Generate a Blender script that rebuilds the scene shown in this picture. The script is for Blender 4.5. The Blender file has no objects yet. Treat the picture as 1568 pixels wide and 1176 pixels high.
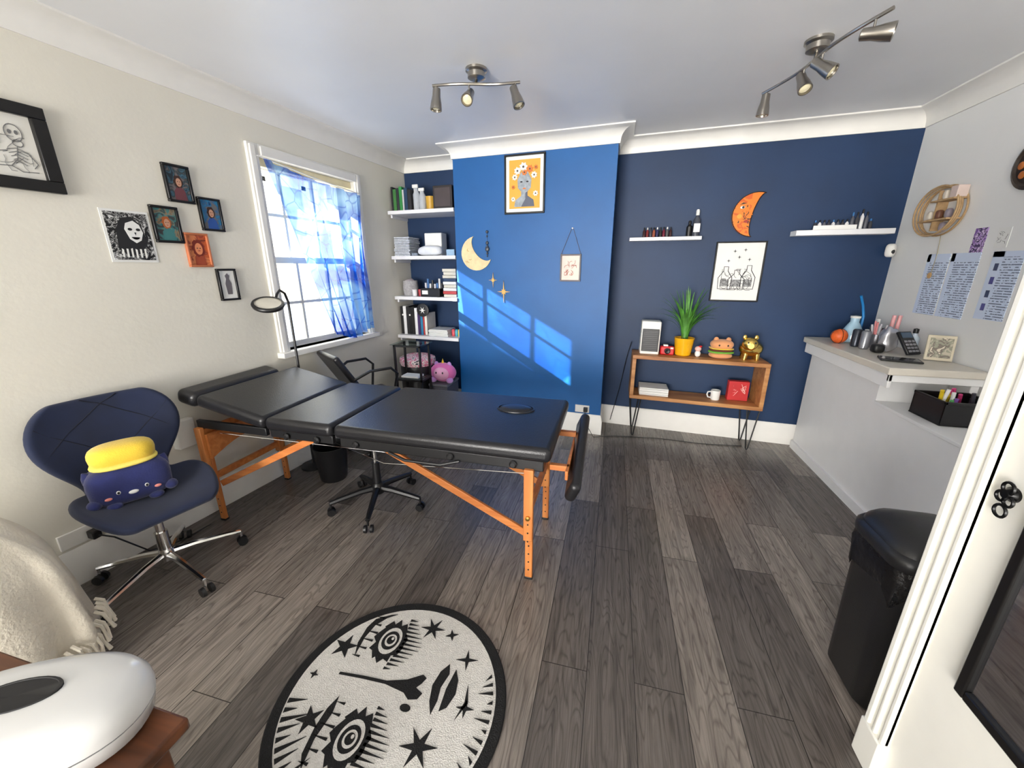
import bpy, bmesh, math, random
from mathutils import Vector, Matrix, noise
random.seed(4)
pi=math.pi
T=[Matrix()]
GR=[]
def push(m): T.append(T[-1]@m)
def pop(): T.pop()
def S(r,g,b):
    f=lambda c:(c/255/12.92) if c/255<=.04045 else ((c/255+.055)/1.055)**2.4
    return (f(r),f(g),f(b))
# ---------------------------------------------------------------- materials
MC={}
def nodes(name):
    m=bpy.data.materials.new(name);m.use_nodes=True;nt=m.node_tree
    return m,nt,nt.nodes['Principled BSDF'],nt.nodes['Material Output']
def M(name,col,rough=.5,metal=0,var=.10,vs=9,bump=0,bs=60,emit=0,sheen=0,coat=0):
    if name in MC: return MC[name]
    m,nt,b,o=nodes(name)
    N=nt.nodes.new;L=nt.links.new
    tc=N('ShaderNodeTexCoord');nz=N('ShaderNodeTexNoise');nz.inputs['Scale'].default_value=vs;nz.inputs['Detail'].default_value=3
    L(tc.outputs['Object'],nz.inputs['Vector'])
    cr=N('ShaderNodeValToRGB');e=cr.color_ramp.elements
    e[0].position=.3;e[1].position=.7
    e[0].color=(*[c*(1-var) for c in col],1);e[1].color=(*[min(1,c*(1+var)) for c in col],1)
    L(nz.outputs['Fac'],cr.inputs['Fac']);L(cr.outputs['Color'],b.inputs['Base Color'])
    b.inputs['Roughness'].default_value=rough;b.inputs['Metallic'].default_value=metal
    if sheen:b.inputs['Sheen Weight'].default_value=sheen
    if coat:b.inputs['Coat Weight'].default_value=coat
    if bump:
        n2=N('ShaderNodeTexNoise');n2.inputs['Scale'].default_value=bs;n2.inputs['Detail'].default_value=4
        L(tc.outputs['Object'],n2.inputs['Vector'])
        bp=N('ShaderNodeBump');bp.inputs['Strength'].default_value=bump;bp.inputs['Distance'].default_value=.01
        L(n2.outputs['Fac'],bp.inputs['Height']);L(bp.outputs['Normal'],b.inputs['Normal'])
    MC[name]=m;return m
def art(name,cols,scale=20,dist=1.5,rough=.5,const=True,pos=None):
    m,nt,b,o=nodes(name);N=nt.nodes.new;L=nt.links.new
    tc=N('ShaderNodeTexCoord');nz=N('ShaderNodeTexNoise');nz.inputs['Scale'].default_value=scale;nz.inputs['Detail'].default_value=3;nz.inputs['Distortion'].default_value=dist
    L(tc.outputs['Object'],nz.inputs['Vector'])
    cr=N('ShaderNodeValToRGB');r=cr.color_ramp
    if const:r.interpolation='CONSTANT'
    while len(r.elements)<len(cols): r.elements.new(.5)
    for i,c in enumerate(cols):
        r.elements[i].position=pos[i] if pos else .34+.34*i/len(cols)
    for i,c in enumerate(cols): r.elements[i].color=(*c,1)
    L(nz.outputs['Fac'],cr.inputs['Fac']);L(cr.outputs['Color'],b.inputs['Base Color']);b.inputs['Roughness'].default_value=rough
    return m
def textmat(name,base,ink,axis='Y'):
    m,nt,b,o=nodes(name);N=nt.nodes.new;L=nt.links.new
    tc=N('ShaderNodeTexCoord');sp=N('ShaderNodeSeparateXYZ');L(tc.outputs['Object'],sp.inputs[0])
    mu=N('ShaderNodeMath');mu.operation='MULTIPLY';mu.inputs[1].default_value=70;L(sp.outputs['Z'],mu.inputs[0])
    fr=N('ShaderNodeMath');fr.operation='FRACT';L(mu.outputs[0],fr.inputs[0])
    lt=N('ShaderNodeMath');lt.operation='LESS_THAN';lt.inputs[1].default_value=.4;L(fr.outputs[0],lt.inputs[0])
    nz=N('ShaderNodeTexNoise');nz.inputs['Scale'].default_value=60;L(tc.outputs['Object'],nz.inputs['Vector'])
    gt=N('ShaderNodeMath');gt.operation='GREATER_THAN';gt.inputs[1].default_value=.46;L(nz.outputs['Fac'],gt.inputs[0])
    an=N('ShaderNodeMath');an.operation='MULTIPLY';L(lt.outputs[0],an.inputs[0]);L(gt.outputs[0],an.inputs[1])
    mx=N('ShaderNodeMix');mx.data_type='RGBA';L(an.outputs[0],mx.inputs[0]);mx.inputs[6].default_value=(*base,1);mx.inputs[7].default_value=(*ink,1)
    L(mx.outputs[2],b.inputs['Base Color']);b.inputs['Roughness'].default_value=.6
    return m
def woodmat(name,c1,c2,rough=.4,axis=0,sc=6):
    m,nt,b,o=nodes(name);N=nt.nodes.new;L=nt.links.new
    tc=N('ShaderNodeTexCoord');mp=N('ShaderNodeMapping');s=[sc*5]*3;s[axis]=sc*.5;mp.inputs['Scale'].default_value=s
    L(tc.outputs['Object'],mp.inputs['Vector'])
    nz=N('ShaderNodeTexNoise');nz.inputs['Scale'].default_value=1;nz.inputs['Detail'].default_value=5;nz.inputs['Distortion'].default_value=.6;L(mp.outputs[0],nz.inputs['Vector'])
    cr=N('ShaderNodeValToRGB');e=cr.color_ramp.elements;e[0].position=.3;e[1].position=.7;e[0].color=(*c1,1);e[1].color=(*c2,1)
    L(nz.outputs['Fac'],cr.inputs['Fac']);L(cr.outputs['Color'],b.inputs['Base Color']);b.inputs['Roughness'].default_value=rough
    return m
def floormat():
    m,nt,b,o=nodes('wood_plank_vinyl');N=nt.nodes.new;L=nt.links.new
    tc=N('ShaderNodeTexCoord');sp=N('ShaderNodeSeparateXYZ');L(tc.outputs['Object'],sp.inputs[0])
    cb=N('ShaderNodeCombineXYZ');L(sp.outputs['Y'],cb.inputs[0]);L(sp.outputs['X'],cb.inputs[1])
    br=N('ShaderNodeTexBrick');L(cb.outputs[0],br.inputs['Vector'])
    br.offset=.37;br.offset_frequency=2
    for k,v in(('Scale',1),('Mortar Size',.0018),('Mortar Smooth',.3),('Bias',-.1),('Brick Width',1.25),('Row Height',.188)): br.inputs[k].default_value=v
    br.inputs['Color1'].default_value=(*S(98,92,88),1);br.inputs['Color2'].default_value=(*S(152,143,135),1);br.inputs['Mortar'].default_value=(*S(46,42,40),1)
    mp=N('ShaderNodeMapping');mp.inputs['Scale'].default_value=(1.8,34,1);L(cb.outputs[0],mp.inputs['Vector'])
    ad=N('ShaderNodeVectorMath');ad.operation='ADD';L(mp.outputs[0],ad.inputs[0])
    sc=N('ShaderNodeVectorMath');sc.operation='SCALE';sc.inputs['Scale'].default_value=60;L(br.outputs['Color'],sc.inputs[0]);L(sc.outputs[0],ad.inputs[1])
    nz=N('ShaderNodeTexNoise');nz.inputs['Scale'].default_value=1.6;nz.inputs['Detail'].default_value=6;nz.inputs['Roughness'].default_value=.7;nz.inputs['Distortion'].default_value=.8;L(ad.outputs[0],nz.inputs['Vector'])
    mp2=N('ShaderNodeMapping');mp2.inputs['Scale'].default_value=(.9,7,1);L(cb.outputs[0],mp2.inputs['Vector'])
    ad2=N('ShaderNodeVectorMath');ad2.operation='ADD';L(mp2.outputs[0],ad2.inputs[0]);L(sc.outputs[0],ad2.inputs[1])
    n3=N('ShaderNodeTexNoise');n3.inputs['Scale'].default_value=1.2;n3.inputs['Detail'].default_value=2;L(ad2.outputs[0],n3.inputs['Vector'])
    m3=N('ShaderNodeMath');m3.operation='MULTIPLY';m3.inputs[1].default_value=22;L(n3.outputs['Fac'],m3.inputs[0])
    f3=N('ShaderNodeMath');f3.operation='PINGPONG';f3.inputs[1].default_value=.5;L(m3.outputs[0],f3.inputs[0])
    cr=N('ShaderNodeValToRGB');e=cr.color_ramp.elements;e[0].position=.32;e[1].position=.66;e[0].color=(.54,.53,.52,1);e[1].color=(1.25,1.23,1.2,1);L(nz.outputs['Fac'],cr.inputs['Fac'])
    c2=N('ShaderNodeValToRGB');e=c2.color_ramp.elements;e[0].position=0;e[1].position=.2;e[0].color=(.66,.65,.64,1);e[1].color=(1,1,1,1);L(f3.outputs[0],c2.inputs['Fac'])
    a=N('ShaderNodeMix');a.data_type='RGBA';a.blend_type='MULTIPLY';a.inputs[0].default_value=1;L(br.outputs['Color'],a.inputs[6]);L(cr.outputs[0],a.inputs[7])
    a2=N('ShaderNodeMix');a2.data_type='RGBA';a2.blend_type='MULTIPLY';a2.inputs[0].default_value=1;L(a.outputs[2],a2.inputs[6]);L(c2.outputs[0],a2.inputs[7])
    L(a2.outputs[2],b.inputs['Base Color']);b.inputs['Roughness'].default_value=.26
    bp=N('ShaderNodeBump');bp.inputs['Strength'].default_value=.2;bp.inputs['Distance'].default_value=.003;L(nz.outputs['Fac'],bp.inputs['Height']);L(bp.outputs['Normal'],b.inputs['Normal'])
    return m
def curtainmat():
    m,nt,b,o=nodes('sheer_blue_cloth');N=nt.nodes.new;L=nt.links.new
    tc=N('ShaderNodeTexCoord');vo=N('ShaderNodeTexVoronoi');vo.feature='DISTANCE_TO_EDGE';vo.inputs['Scale'].default_value=6
    nz=N('ShaderNodeTexNoise');nz.inputs['Scale'].default_value=2.2;nz.inputs['Detail'].default_value=4;nz.inputs['Distortion'].default_value=1;L(tc.outputs['Object'],nz.inputs['Vector']);L(tc.outputs['Object'],vo.inputs['Vector'])
    cr=N('ShaderNodeValToRGB');e=cr.color_ramp.elements;e[0].position=.40;e[1].position=.64;e[0].color=(*S(30,95,205),1);e[1].color=(*S(150,200,246),1);L(nz.outputs['Fac'],cr.inputs[0])
    c2=N('ShaderNodeValToRGB');e=c2.color_ramp.elements;e[0].position=.0;e[1].position=.04;e[0].color=(.2,.35,.7,1);e[1].color=(1,1,1,1);L(vo.outputs['Distance'],c2.inputs[0])
    mx=N('ShaderNodeMix');mx.data_type='RGBA';mx.blend_type='MULTIPLY';mx.inputs[0].default_value=1;L(cr.outputs[0],mx.inputs[6]);L(c2.outputs[0],mx.inputs[7])
    tr=N('ShaderNodeBsdfTransparent');tl=N('ShaderNodeBsdfTranslucent');df=N('ShaderNodeBsdfDiffuse')
    for k in(tl,df):L(mx.outputs[2],k.inputs['Color'])
    m4=N('ShaderNodeMix');m4.data_type='RGBA';m4.inputs[0].default_value=.28;L(mx.outputs[2],m4.inputs[6]);m4.inputs[7].default_value=(1,1,1,1);L(m4.outputs[2],tr.inputs['Color'])
    s1=N('ShaderNodeMixShader');s1.inputs[0].default_value=.4;L(tl.outputs[0],s1.inputs[1]);L(df.outputs[0],s1.inputs[2])
    s2=N('ShaderNodeMixShader');s2.inputs[0].default_value=.60;L(s1.outputs[0],s2.inputs[1]);L(tr.outputs[0],s2.inputs[2])
    L(s2.outputs[0],o.inputs['Surface']);return m
def glassmat(name='window_glass',tint=(1,1,1),g=.06):
    if name in MC:return MC[name]
    m,nt,b,o=nodes(name);N=nt.nodes.new;L=nt.links.new
    tr=N('ShaderNodeBsdfTransparent');tr.inputs[0].default_value=(*tint,1);gl=N('ShaderNodeBsdfGlossy');gl.inputs['Roughness'].default_value=.03
    s=N('ShaderNodeMixShader');s.inputs[0].default_value=g;L(tr.outputs[0],s.inputs[1]);L(gl.outputs[0],s.inputs[2]);L(s.outputs[0],o.inputs['Surface']);MC[name]=m;return m
WHITE=M('white_paint',S(238,236,230),.45,var=.02)
CREAM=M('cream_wall_paint',S(228,224,211),.75,var=.025,vs=2,bump=.08,bs=40)
RWALL=M('right_wall_paint',S(238,238,236),.7,var=.02,vs=2,bump=.06,bs=40)
CEIL=M('ceiling_paint',S(240,241,242),.42,var=.03,vs=1.5)
NAVY=M('navy_back_wall',S(11,46,84),.55,var=.12,vs=3,bump=.08,bs=30)
BLUE=M('blue_chimney_wall',S(6,90,156),.5,var=.08,vs=3,bump=.08,bs=30)  # chimney breast in a brighter blue than the back wall
BLACK=M('black_plastic',S(20,20,22),.4)
LEATHER=M('black_leatherette',S(28,28,31),.30,var=.1,vs=20,bump=.15,bs=180)
CHROME=M('chrome',(.8,.8,.8),.12,1,var=.02)
NICKEL=M('brushed_nickel',S(165,160,152),.3,1,var=.05)
PINE=woodmat('orange_beech_wood',S(188,108,52),S(220,146,82),.4,2,5)
PINEX=woodmat('orange_beech_wood_x',S(184,102,48),S(218,140,78),.4,0,5)
CONSW=woodmat('console_pine',S(150,92,48),S(200,146,90),.45,0,4)
PAPER=M('paper_white',S(236,236,232),.6,var=.02)
# ---------------------------------------------------------------- builders
def G(name):
    e=bpy.data.objects.new(name,None);e.empty_display_size=.05;bpy.context.collection.objects.link(e);GR.append(e);return e
def mk(name,g,mat,vs,fs,bev=0,seg=2,sub=0,solid=0,ang=38,flat=False):
    me=bpy.data.meshes.new(name);t=T[-1]
    me.from_pydata([t@Vector(v) for v in vs],[],fs)
    bm=bmesh.new();bm.from_mesh(me);bmesh.ops.recalc_face_normals(bm,faces=bm.faces);bm.to_mesh(me);bm.free()
    for p in me.polygons:p.use_smooth=not flat
    if not flat and not sub: me.set_sharp_from_angle(angle=math.radians(ang))
    me.materials.append(mat)
    o=bpy.data.objects.new(name,me);bpy.context.collection.objects.link(o)
    if g:o.parent=g
    if solid:
        k=o.modifiers.new('s','SOLIDIFY');k.thickness=solid;k.offset=0
    if bev:
        k=o.modifiers.new('b','BEVEL');k.width=bev;k.segments=seg;k.limit_method='ANGLE';k.angle_limit=math.radians(35)
    if sub:
        k=o.modifiers.new('u','SUBSURF');k.levels=sub;k.render_levels=sub
    return o
BF=[(0,3,2,1),(4,5,6,7),(0,1,5,4),(1,2,6,5),(2,3,7,6),(3,0,4,7)]
def bv(x0,x1,y0,y1,z0,z1): return [(x0,y0,z0),(x1,y0,z0),(x1,y1,z0),(x0,y1,z0),(x0,y0,z1),(x1,y0,z1),(x1,y1,z1),(x0,y1,z1)]
def box(name,g,mat,x0,x1,y0,y1,z0,z1,bev=.004,seg=2): return mk(name,g,mat,bv(x0,x1,y0,y1,z0,z1),BF,bev,seg)
def multi(name,g,mat,boxes,bev=0):
    vs=[];fs=[]
    for b in boxes:
        k=len(vs);v=bv(*b) if len(b)==6 and not hasattr(b[0],'__len__') else b
        vs+=v;fs+=[tuple(i+k for i in f) for f in BF]
    return mk(name,g,mat,vs,fs,bev)
def rings(name,g,mat,rs,cap=True,close=False,**k):
    n=len(rs[0]);vs=[v for r in rs for v in r];fs=[]
    m=len(rs)
    for i in range(m if close else m-1):
        a=i*n;b=((i+1)%m)*n
        for j in range(n): fs.append((a+j,a+(j+1)%n,b+(j+1)%n,b+j))
    if cap and not close: fs.append(tuple(range(n))[::-1]);fs.append(tuple((m-1)*n+j for j in range(n)))
    return mk(name,g,mat,vs,fs,**k)
def basis(d):
    d=Vector(d).normalized();a=Vector((0,0,1)) if abs(d.z)<.9 else Vector((1,0,0))
    x=a.cross(d).normalized();return x,d.cross(x)
def cyl(name,g,mat,p1,p2,r1,r2=None,n=20,**k):
    p1=Vector(p1);p2=Vector(p2);r2=r1 if r2 is None else r2;x,y=basis(p2-p1)
    return rings(name,g,mat,[[p+(x*math.cos(2*pi*j/n)+y*math.sin(2*pi*j/n))*r for j in range(n)] for p,r in((p1,r1),(p2,r2))],**k)
def lathe(name,g,mat,prof,c,d=(0,0,1),n=28,**k):
    c=Vector(c);d=Vector(d).normalized();x,y=basis(d)
    return rings(name,g,mat,[[c+d*z+(x*math.cos(2*pi*j/n)+y*math.sin(2*pi*j/n))*max(r,.0004) for j in range(n)] for r,z in prof],**k)
def tube(name,g,mat,pts,r,n=8,close=False,rf=None):
    pts=[Vector(p) for p in pts];m=len(pts);rs=[];x=None
    for i,p in enumerate(pts):
        d=(pts[(i+1)%m]-pts[i-1]) if close or 0<i<m-1 else (pts[1]-pts[0] if i==0 else pts[-1]-pts[-2])
        d.normalize()
        if x is None:x,y=basis(d)
        else:
            x=(x-d*x.dot(d)).normalized();y=d.cross(x)
        rr=r if rf is None else r*rf(i/(m-1))
        rs.append([p+(x*math.cos(2*pi*j/n)+y*math.sin(2*pi*j/n))*rr for j in range(n)])
    return rings(name,g,mat,rs,close=close)
def blob(name,g,mat,c,r,e=1.,n=24,m=14,nz=0,ns=4,rot=None):
    sg=lambda v,p:math.copysign(abs(v)**p,v)
    rs=[]
    for i in range(m+1):
        a=-pi/2+pi*i/m;row=[]
        for j in range(n):
            b=2*pi*j/n
            v=Vector((sg(math.cos(a),e)*sg(math.cos(b),e)*r[0],sg(math.cos(a),e)*sg(math.sin(b),e)*r[1],sg(math.sin(a),e)*r[2]))
            if nz: v*=1+nz*noise.noise(v*ns+Vector(c))
            if rot: v=rot@v
            row.append(v+Vector(c))
        rs.append(row)
    return rings(name,g,mat,rs,ang=80)
tb=.0838;ta=.1046
FL=lambda s,z,o:(-2.355+ta*(s-3.7)+o,s,z)
FB=lambda s,z,o:(s,4.0737-tb*s-o,z)
FC=lambda s,z,o:(s,3.7178-tb*s-o,z)
FR=lambda s,z,o:(2.11-o,s,z)
def pf(name,g,mat,fr,pts,o0,o1,**k):
    n=len(pts);vs=[fr(s,z,o0) for s,z in pts]+[fr(s,z,o1) for s,z in pts]
    fs=[tuple(range(n)),tuple(range(2*n-1,n-1,-1))]+[(i,(i+1)%n,n+(i+1)%n,n+i) for i in range(n)]
    return mk(name,g,mat,vs,fs,**k)
def rc(s0,s1,z0,z1): return [(s0,z0),(s1,z0),(s1,z1),(s0,z1)]
def frb(fr,s0,s1,z0,z1,o0,o1): return [fr(s0,z0,o0),fr(s1,z0,o0),fr(s1,z0,o1),fr(s0,z0,o1),fr(s0,z1,o0),fr(s1,z1,o0),fr(s1,z1,o1),fr(s0,z1,o1)]
def ell(cx,cz,rx,rz,n=24,a0=0,a1=2*pi,full=True):
    return [(cx+rx*math.cos(a0+(a1-a0)*i/(n if full else n-1)),cz+rz*math.sin(a0+(a1-a0)*i/(n if full else n-1))) for i in range(n)]
def star(cx,cz,R,r,n,rot=0,sx=1): return [(cx+sx*(R if i%2==0 else r)*math.cos(rot+pi*i/n),cz+(R if i%2==0 else r)*math.sin(rot+pi*i/n)) for i in range(2*n)]
def crescent(cx,cz,R,a0,a1,d,n=20,k=.86):
    o=[(cx+R*math.cos(a0+(a1-a0)*i/n),cz+R*math.sin(a0+(a1-a0)*i/n)) for i in range(n+1)]
    p,q=Vector(o[0]),Vector(o[-1]);mid=(p+q)/2;ax=(q-p)/2;nrm=Vector((ax.y,-ax.x)).normalized()
    om=Vector(o[n//2]);sgn=1 if (om-mid).dot(nrm)>0 else -1
    inn=[]
    for i in range(1,n):
        t=pi*i/n
        v=mid+ax*math.cos(t)+nrm*sgn*d*math.sin(t);inn.append((v.x,v.y))
    return o+inn
# ---------------------------------------------------------------- room shell
YR=-4.5
P=[(-2.355+ta*(YR-3.7),YR),(-2.297,4.266),(-1.559,4.204),(-1.559,3.848),(-.051,3.722),(-.051,4.078),(2.11,3.897),(2.11,YR)]
ZC=2.69
multi('floor',None,floormat(),[(-3.6,2.6,YR-.1,4.7,-.12,0)])
multi('ceiling',None,CEIL,[(-3.6,2.6,YR-.1,4.7,ZC,ZC+.12)])
WY0,WY1,WZ0,WZ1=2.52,3.46,.97,2.35
multi('wall_left',None,CREAM,[frb(FL,a,b,c,d,-.3,0) for a,b,c,d in((YR-.1,WY0,0,ZC),(WY1,4.6,0,ZC),(WY0,WY1,0,WZ0),(WY0,WY1,WZ1,ZC))])
multi('wall_back',None,NAVY,[frb(FB,-2.4,2.3,0,ZC,-.2,0)])
mk('wall_chimney',None,BLUE,[(-1.559,4.25,0),(-.051,4.1,0),(-.051,3.722,0),(-1.559,3.848,0),(-1.559,4.25,ZC),(-.051,4.1,ZC),(-.051,3.722,ZC),(-1.559,3.848,ZC)],BF)
multi('wall_right',None,RWALL,[(2.11,2.3,YR-.1,4.2,0,ZC)])
multi('wall_front',None,RWALL,[(-3.6,2.3,YR-.1,YR,0,ZC)])
def trim(name,i0,i1,prof,mat):
    nn=len(P);ns=[]
    for i in range(nn):
        def nr(a,b):
            d=(Vector(P[b])-Vector(P[a])).normalized();return Vector((d.y,-d.x))
        if i==0:m=nr(0,1)
        elif i==nn-1:m=nr(nn-2,nn-1)
        else:
            a,b=nr(i-1,i),nr(i,i+1);m=(a+b)/(1+a.dot(b))
        ns.append(m)
    rs=[[(P[i][0]+ns[i].x*o,P[i][1]+ns[i].y*o,z) for o,z in prof] for i in range(i0,i1+1)]
    return rings(name,None,mat,rs,ang=30)
cov=[(0,2.575),(.012,2.575),(.014,2.59)]+[(.014+.09*(1-math.cos(t*pi/2/6)),2.59+.085*math.sin(t*pi/2/6)) for t in range(1,7)]+[(.118,2.68),(.118,2.69),(0,2.69)]
skp=[(0,0),(.02,0),(.02,.15),(.014,.165),(.012,.185),(.004,.2),(0,.2)]
for nm,a,b in(('left',0,1),('back',1,6),('right',6,7)):
    trim('trim_cornice_'+nm,a,b,cov,WHITE)
    trim('baseboard_'+nm,a,b,skp,WHITE)
# ---------------------------------------------------------------- window
w=G('window_1')
ar=[(WY0-.08,WY0,WZ0-.05,WZ1+.07),(WY1,WY1+.07,WZ0-.05,WZ1+.07),(WY0,WY1,WZ1,WZ1+.07)]
multi('architrave',w,WHITE,[frb(FL,*a,0.0,.022) for a in ar]+[frb(FL,a[0]+.012,a[1]-.03 if a[1]-a[0]<.2 else a[1],a[2],a[3]-.012,.02,.034) for a in ar],.003)
multi('sill',w,WHITE,[frb(FL,WY0-.10,WY1+.09,WZ0-.045,WZ0,-.1,.06)],.006)
multi('head_rail',w,M('cream_rail',S(240,225,180),.5),[frb(FL,WY0,WY1,WZ1-.055,WZ1,-.09,-.03)],.003)
bars=[]
for z0,z1,o in((WZ0,1.68,-.10),(1.64,WZ1,-.15)):
    bars+=[frb(FL,WY0,WY0+.045,z0,z1,o-.04,o),frb(FL,WY1-.045,WY1,z0,z1,o-.04,o),frb(FL,WY0,WY1,z0,z0+.045,o-.04,o),frb(FL,WY0,WY1,z1-.045,z1,o-.04,o)]
    for k in(1,2): 
        s=WY0+(WY1-WY0)*k/3;bars.append(frb(FL,s-.011,s+.011,z0,z1,o-.03,o-.01))
    zm=(z0+z1)/2;bars.append(frb(FL,WY0,WY1,zm-.011,zm+.011,o-.03,o-.01))
multi('sashes',w,WHITE,bars)
pf('glass_lower',w,glassmat(),FL,rc(WY0+.04,WY1-.04,WZ0+.04,1.64),-.122,-.120)
pf('glass_upper',w,glassmat(),FL,rc(WY0+.04,WY1-.04,1.68,WZ1-.04),-.172,-.170)
g=G('sheer_curtain')
NU,NV=90,40;vs=[];fs=[]
for j in range(NV+1):
    v=j/NV
    l=2.51+.46*v**1.1;r=3.47-.02*v-.03*math.sin(v*pi)
    top=2.325
    for i in range(NU+1):
        u=i/NU
        zt=top-.085*u-.02*math.sin(u*pi*1)
        zb=1.0+.03*math.cos(u*7)
        s=l+(r-l)*u
        off=.065+(.012+.022*v)*math.sin(u*2*pi*7+v*2.5+1.2*math.sin(v*3+u*4))+.01*math.sin(u*37)
        z=zt+(zb-zt)*v
        vs.append(FL(s,z,off))
for j in range(NV):
    for i in range(NU):
        a=j*(NU+1)+i;fs.append((a,a+1,a+NU+2,a+NU+1))
mk('cloth',g,curtainmat(),vs,fs,ang=180)
tube('curtain_wire',g,WHITE,[FL(2.49,2.34,.04),FL(2.9,2.29,.055),FL(3.48,2.25,.04)],.004)
# outside
h=G('neighbouring_house')
BR=M('cream_render',S(250,238,208),.8,var=.10,vs=3)
hx=-8
multi('facade',h,BR,[(hx-1,hx,-7,22,-3,4.57)])
multi('house_windows',h,M('pale_glazing',S(185,196,210),.2),[(hx,hx+.04,y,y+1.1,z,z+1.6) for y in(3,5.6,8.2,10.8,13.4) for z in(-.9,1.9)])
multi('window_surrounds',h,WHITE,[(hx,hx+.08,y-.15,y,z-.1,z+1.7) for y in(3,5.6,8.2,10.8,13.4) for z in(-.9,1.9)]+[(hx,hx+.08,y+1.1,y+1.25,z-.1,z+1.7) for y in(3,5.6,8.2,10.8,13.4) for z in(-.9,1.9)]+[(hx,hx+.08,y-.15,y+1.25,z+1.6,z+1.8) for y in(3,5.6,8.2,10.8,13.4) for z in(-.9,1.9)])
# ---------------------------------------------------------------- massage table
g=G('massage_table')
by0,by1,bz=1.655,2.43,.78
def pad(name,x0,x1,y0,y1,z0,z1,b=.028):
    return box(name,g,LEATHER,x0,x1,y0,y1,z0,z1,b,5)
pad('pad_main',-1.43,-.235,by0,by1,bz-.075,bz)
pad('pad_middle',-1.885,-1.442,by0,by1,bz-.075,bz)
a=math.atan2(.10,.46)
push(Matrix.Translation((-1.90,0,bz-.075))@Matrix.Rotation(a,4,'Y'))
pad('pad_back',-.48,0,by0,by1,0,.075)
pad('pad_head_bolster',-.63,-.49,by0+.0,by1-.12,-.02,.075,.036)
pop()
multi('base_frame',g,BLACK,[(-1.40,-.27,by0+.015,by0+.045,bz-.125,bz-.07),(-1.40,-.27,by1-.045,by1-.015,bz-.125,bz-.07),(-.30,-.27,by0+.03,by1-.03,bz-.125,bz-.07),(-1.87,-1.45,by0+.02,by0+.045,bz-.12,bz-.07),(-1.87,-1.45,by1-.045,by1-.02,bz-.12,bz-.07),(-2.42,-1.90,by0+.02,by0+.045,bz-.12,bz-.07),(-2.42,-1.90,by1-.045,by1-.02,bz-.12,bz-.07),(-1.40,-.27,by0+.04,by1-.04,bz-.085,bz-.07)],.004)
for i,x in enumerate((-.42,-.75,-1.3,-1.55,-1.75)): lathe('corner_knob_%d'%i,g,BLACK,[(.018,0),(.02,.01),(.012,.018),(0,.018)],(x,by0+.016,bz-.1),(0,-1,0),n=14)
rs=[]
for r,z in((1.12,0),(1.1,.006),(1.02,.007),(1.0,.0),(.96,.0),(.9,.009),(.5,.013),(.02,.014)):
    rs.append([(-.53+.105*r*math.cos(2*pi*j/32),2.17+.07*r*math.sin(2*pi*j/32),bz-.001+z) for j in range(32)])
rings('face_hole_plug',g,LEATHER,rs,ang=60)
for i,(x,y) in enumerate(((-.34,1.665),(-.34,2.20),(-2.40,1.665),(-2.40,2.20))):
    box('leg_outer_%d'%i,g,PINE,x-.024,x+.024,y-.014,y+.014,.26,.665,.004)
    box('leg_inner_%d'%i,g,PINE,x-.020,x+.020,y+.016,y+.040,.0,.46,.004)
    box('leg_foot_%d'%i,g,BLACK,x-.022,x+.022,y+.013,y+.043,0,.012,.003)
    for k in range(7):
        z=.06+.05*k
        lathe('hole_%d_%d'%(i,k),g,BLACK,[(.0045,0),(.0045,.0015),(0,.0015)],(x,y+.016 if z<.26 else y-.014,z),(0,-1,0),n=8)
    lathe('bolt_%d'%i,g,M('brass',S(190,150,80),.3,1),[(.012,0),(.012,.012),(0,.014)],(x,y-.014,.40),(0,-1,0),n=12)
for i,y in enumerate((1.685,2.185)):
    for k,(xa,xb) in enumerate(((-.36,-1.15),(-2.38,-1.62))):
        p=Vector((xa,y+.03,.26));q=Vector((xb,y+.03,.655));d=(q-p).normalized();n_=Vector((-d.z,0,d.x))*.02
        vv=[p-n_,q-n_,q+n_,p+n_];vs=[(v.x,y+.022,v.z) for v in vv]+[(v.x,y+.04,v.z) for v in vv]
        mk('brace_%d_%d'%(i,k),g,PINEX,[vs[0],vs[1],vs[5],vs[4],vs[3],vs[2],vs[6],vs[7]],BF,.003)
multi('cross_rails',g,PINEX,[(-.352,-.328,1.70,2.20,.40,.445),(-.352,-.328,1.68,2.20,.60,.65),(-2.412,-2.388,1.68,2.20,.60,.65),(-2.412,-2.388,1.68,2.20,.30,.34)],.003)
pts=[(1.67,.62),(1.67,.46)]+[(1.67+.54*t/10,.46+.07*math.sin(pi*t/10)) for t in range(1,10)]+[(2.21,.46),(2.21,.62)]
pf('arched_end_board',g,PINEX,lambda s,z,o:(-2.37+o,s,z),pts,0,.018)
tube('support_cable',g,CHROME,[(-.36,1.70,.62),(-1.3,1.9,.45),(-2.35,2.1,.60)],.0025,6)
tube('support_cable_rear',g,CHROME,[(-.36,2.2,.62),(-1.3,2.0,.47),(-2.35,1.75,.60)],.0025,6)
tube('carry_strap',g,BLACK,[(-1.1,by0+.01,.66),(-1.0,by0-.005,.635),(-.8,by0-.005,.635),(-.7,by0+.01,.66)],.008)
push(Matrix.Translation((-.13,2.02,.62))@Matrix.Rotation(math.radians(14),4,'X')@Matrix.Rotation(math.radians(-70),4,'Y'))
box('arm_pad',g,LEATHER,-.06,.06,-.34,.30,-.028,.028,.026,5)
pop()
multi('arm_pad_bracket',g,PINEX,[(-.26,-.16,1.80,1.83,.60,.63),(-.26,-.16,2.15,2.18,.64,.67),(-.175,-.16,1.75,2.22,.58,.63)],.003)
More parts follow.
